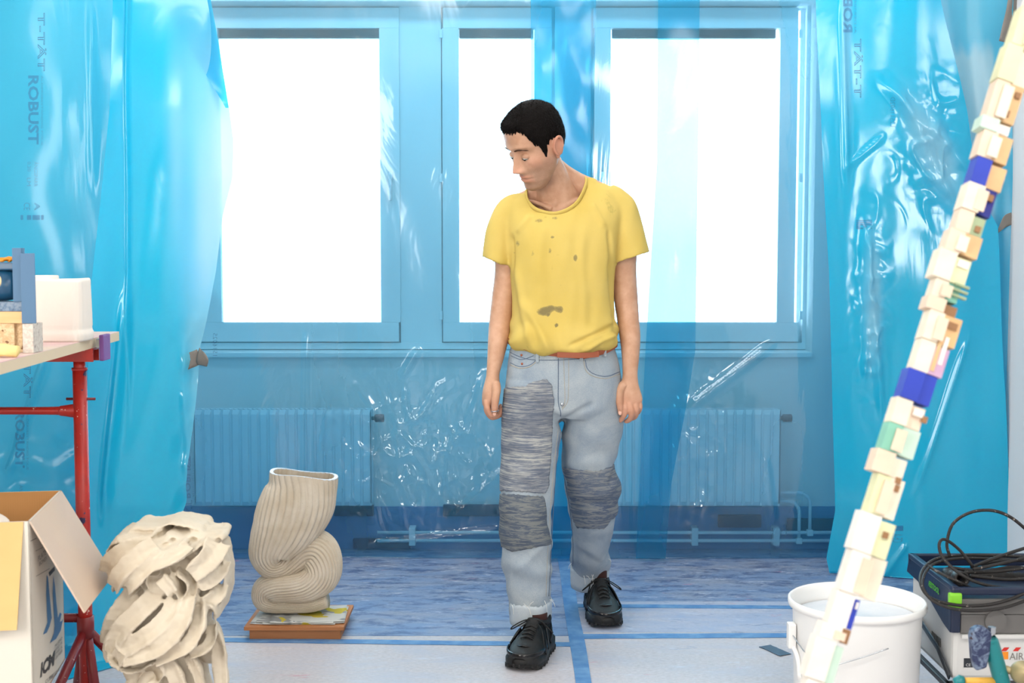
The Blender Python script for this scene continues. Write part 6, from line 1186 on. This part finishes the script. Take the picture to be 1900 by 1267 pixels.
Vj = np.vstack([pj, np.array(pj) + [0, .026, 0]]); k = len(pj); o = mesh('jaw', Vj, [list(range(k)), [k + i for i in range(k)][::-1]] + [[(i + 1) % k, i, k + i, k + (i + 1) % k] for i in range(k)], M_blot, cl); bv = o.modifiers.new('b', 'BEVEL'); bv.width = .005; bv.segments = 3
tube('bolt', [tuple(W(1838, 1184, YC)), tuple(W(1840, 1171, YC))], .0055, M_chrome, cl, 10); V_, F_ = tube_vf([W(1839.5, 1174, YC), W(1840.5, 1163, YC)], .0085, 6); mesh('nut', V_, F_, M_chrome, cl)
tube('handle', [tuple(W(1770, 1266, YC)), tuple(W(1782, 1263, YC)), tuple(W(1788, 1263, YC))], [.008, .0125, .010], M_teal, cl, 14); tube('handle_shaft', [tuple(W(1786, 1263.5, YC)), tuple(W(1850, 1263, YC + .0))], .0075, M_yw, cl, 14)
V_, F_ = lathe_vf([(.0, 0), (.020, 0), (.024, .006), (.024, .020), (.016, .028), (.010, .042), (.0, .046)], 28); V_ = V_ @ np.array(Matrix.Rotation(math.radians(70), 3, 'X')).T + W(1893, 1248, YC); mesh('spindle_knob', V_, F_, M_brass, cl, True)
tube('spindle', [tuple(W(1862, 1240, YC)), tuple(W(1893, 1250, YC))], .008, M_brass, cl, 12)

# ---- pieces of duct tape
m = Mat('duct_tape', srgb(128, 122, 116), .45); m.bump(m.noise(120, 2), .2, .001); M_duct = m.m
m = Mat('dark_duct_tape', srgb(66, 84, 104), .5); m.bump(m.noise(80, 2), .3, .001); M_ddk = m.m
def tape(name, pts_a, pts_b, Yf, mat, label, n=14, th=.0012):
    A_ = curve_pts([W(x, y, Yf + d) for x, y, d in pts_a], n); B_ = curve_pts([W(x, y, Yf + d) for x, y, d in pts_b], n); q = np.linspace(0, 1, 6)
    V_ = (A_[:, None, :] * (1 - q[None, :, None]) + B_[:, None, :] * q[None, :, None]); V_[:, :, 1] += .0015 * np.sin(q[None, :] * 9 + np.arange(n)[:, None] * .9)
    o = mesh(name, V_.reshape(-1, 3), grid_faces(6, n), mat, None, True, label=label, cat='tape'); s = o.modifiers.new('th', 'SOLIDIFY'); s.thickness = th; return o
def ysurf(o, px, py):
    b_ = BVHTree.FromPolygons([tuple(v.co) for v in o.data.vertices], [tuple(p.vertices) for p in o.data.polygons]); oo = Vector((0, 0, CAMH)); d = (Vector(W(px, py, 4.0)) - oo).normalized(); h = b_.ray_cast(oo, d); return h[0].y if h[0] else 4.1
yb = ysurf(sheetB, 358, 665)
tape('duct_tape', [(334, 658, -.006), (350, 654, -.006), (366, 648, -.008)], [(348, 686, -.006), (358, 682, -.006), (372, 676, -.008)], yb, M_duct, 'flat grey duct tape stuck on the edge of the left plastic curtain')
tape('duct_tape', [(370, 645, -.010), (367, 655, -.016), (364, 668, -.018), (366, 676, -.014)], [(371, 646, -.010), (380, 655, -.030), (387, 668, -.034), (384, 680, -.024)], yb, M_duct, 'curled grey duct tape end sticking out from the left plastic curtain')
yc = ysurf(sheetD, 1870, 60)
tape('duct_tape', [(1874, -20, -.012), (1864, 30, -.012), (1853, 76, -.012)], [(1912, -20, .0), (1900, 30, .0), (1880, 82, -.006)], yc, M_duct, 'long grey duct tape strip at the top right corner, on the curtain edge')
tape('duct_tape', [(1850, 430, -.020), (1862, 402, -.018), (1876, 394, -.012), (1888, 388, -.010)], [(1852, 432, -.020), (1866, 422, -.018), (1880, 416, -.012), (1891, 414, -.010)], yc, M_duct, 'short grey duct tape piece on the right curtain edge, halfway up')
pa, pb2 = G(1419, 1199), G(1458, 1216); tape_strip(pa, pb2, .045, None, M_ddk, name='duct_tape', z=.0012, n=8, label='dark blue grey duct tape scrap on the floor left of the bucket', cat='tape')
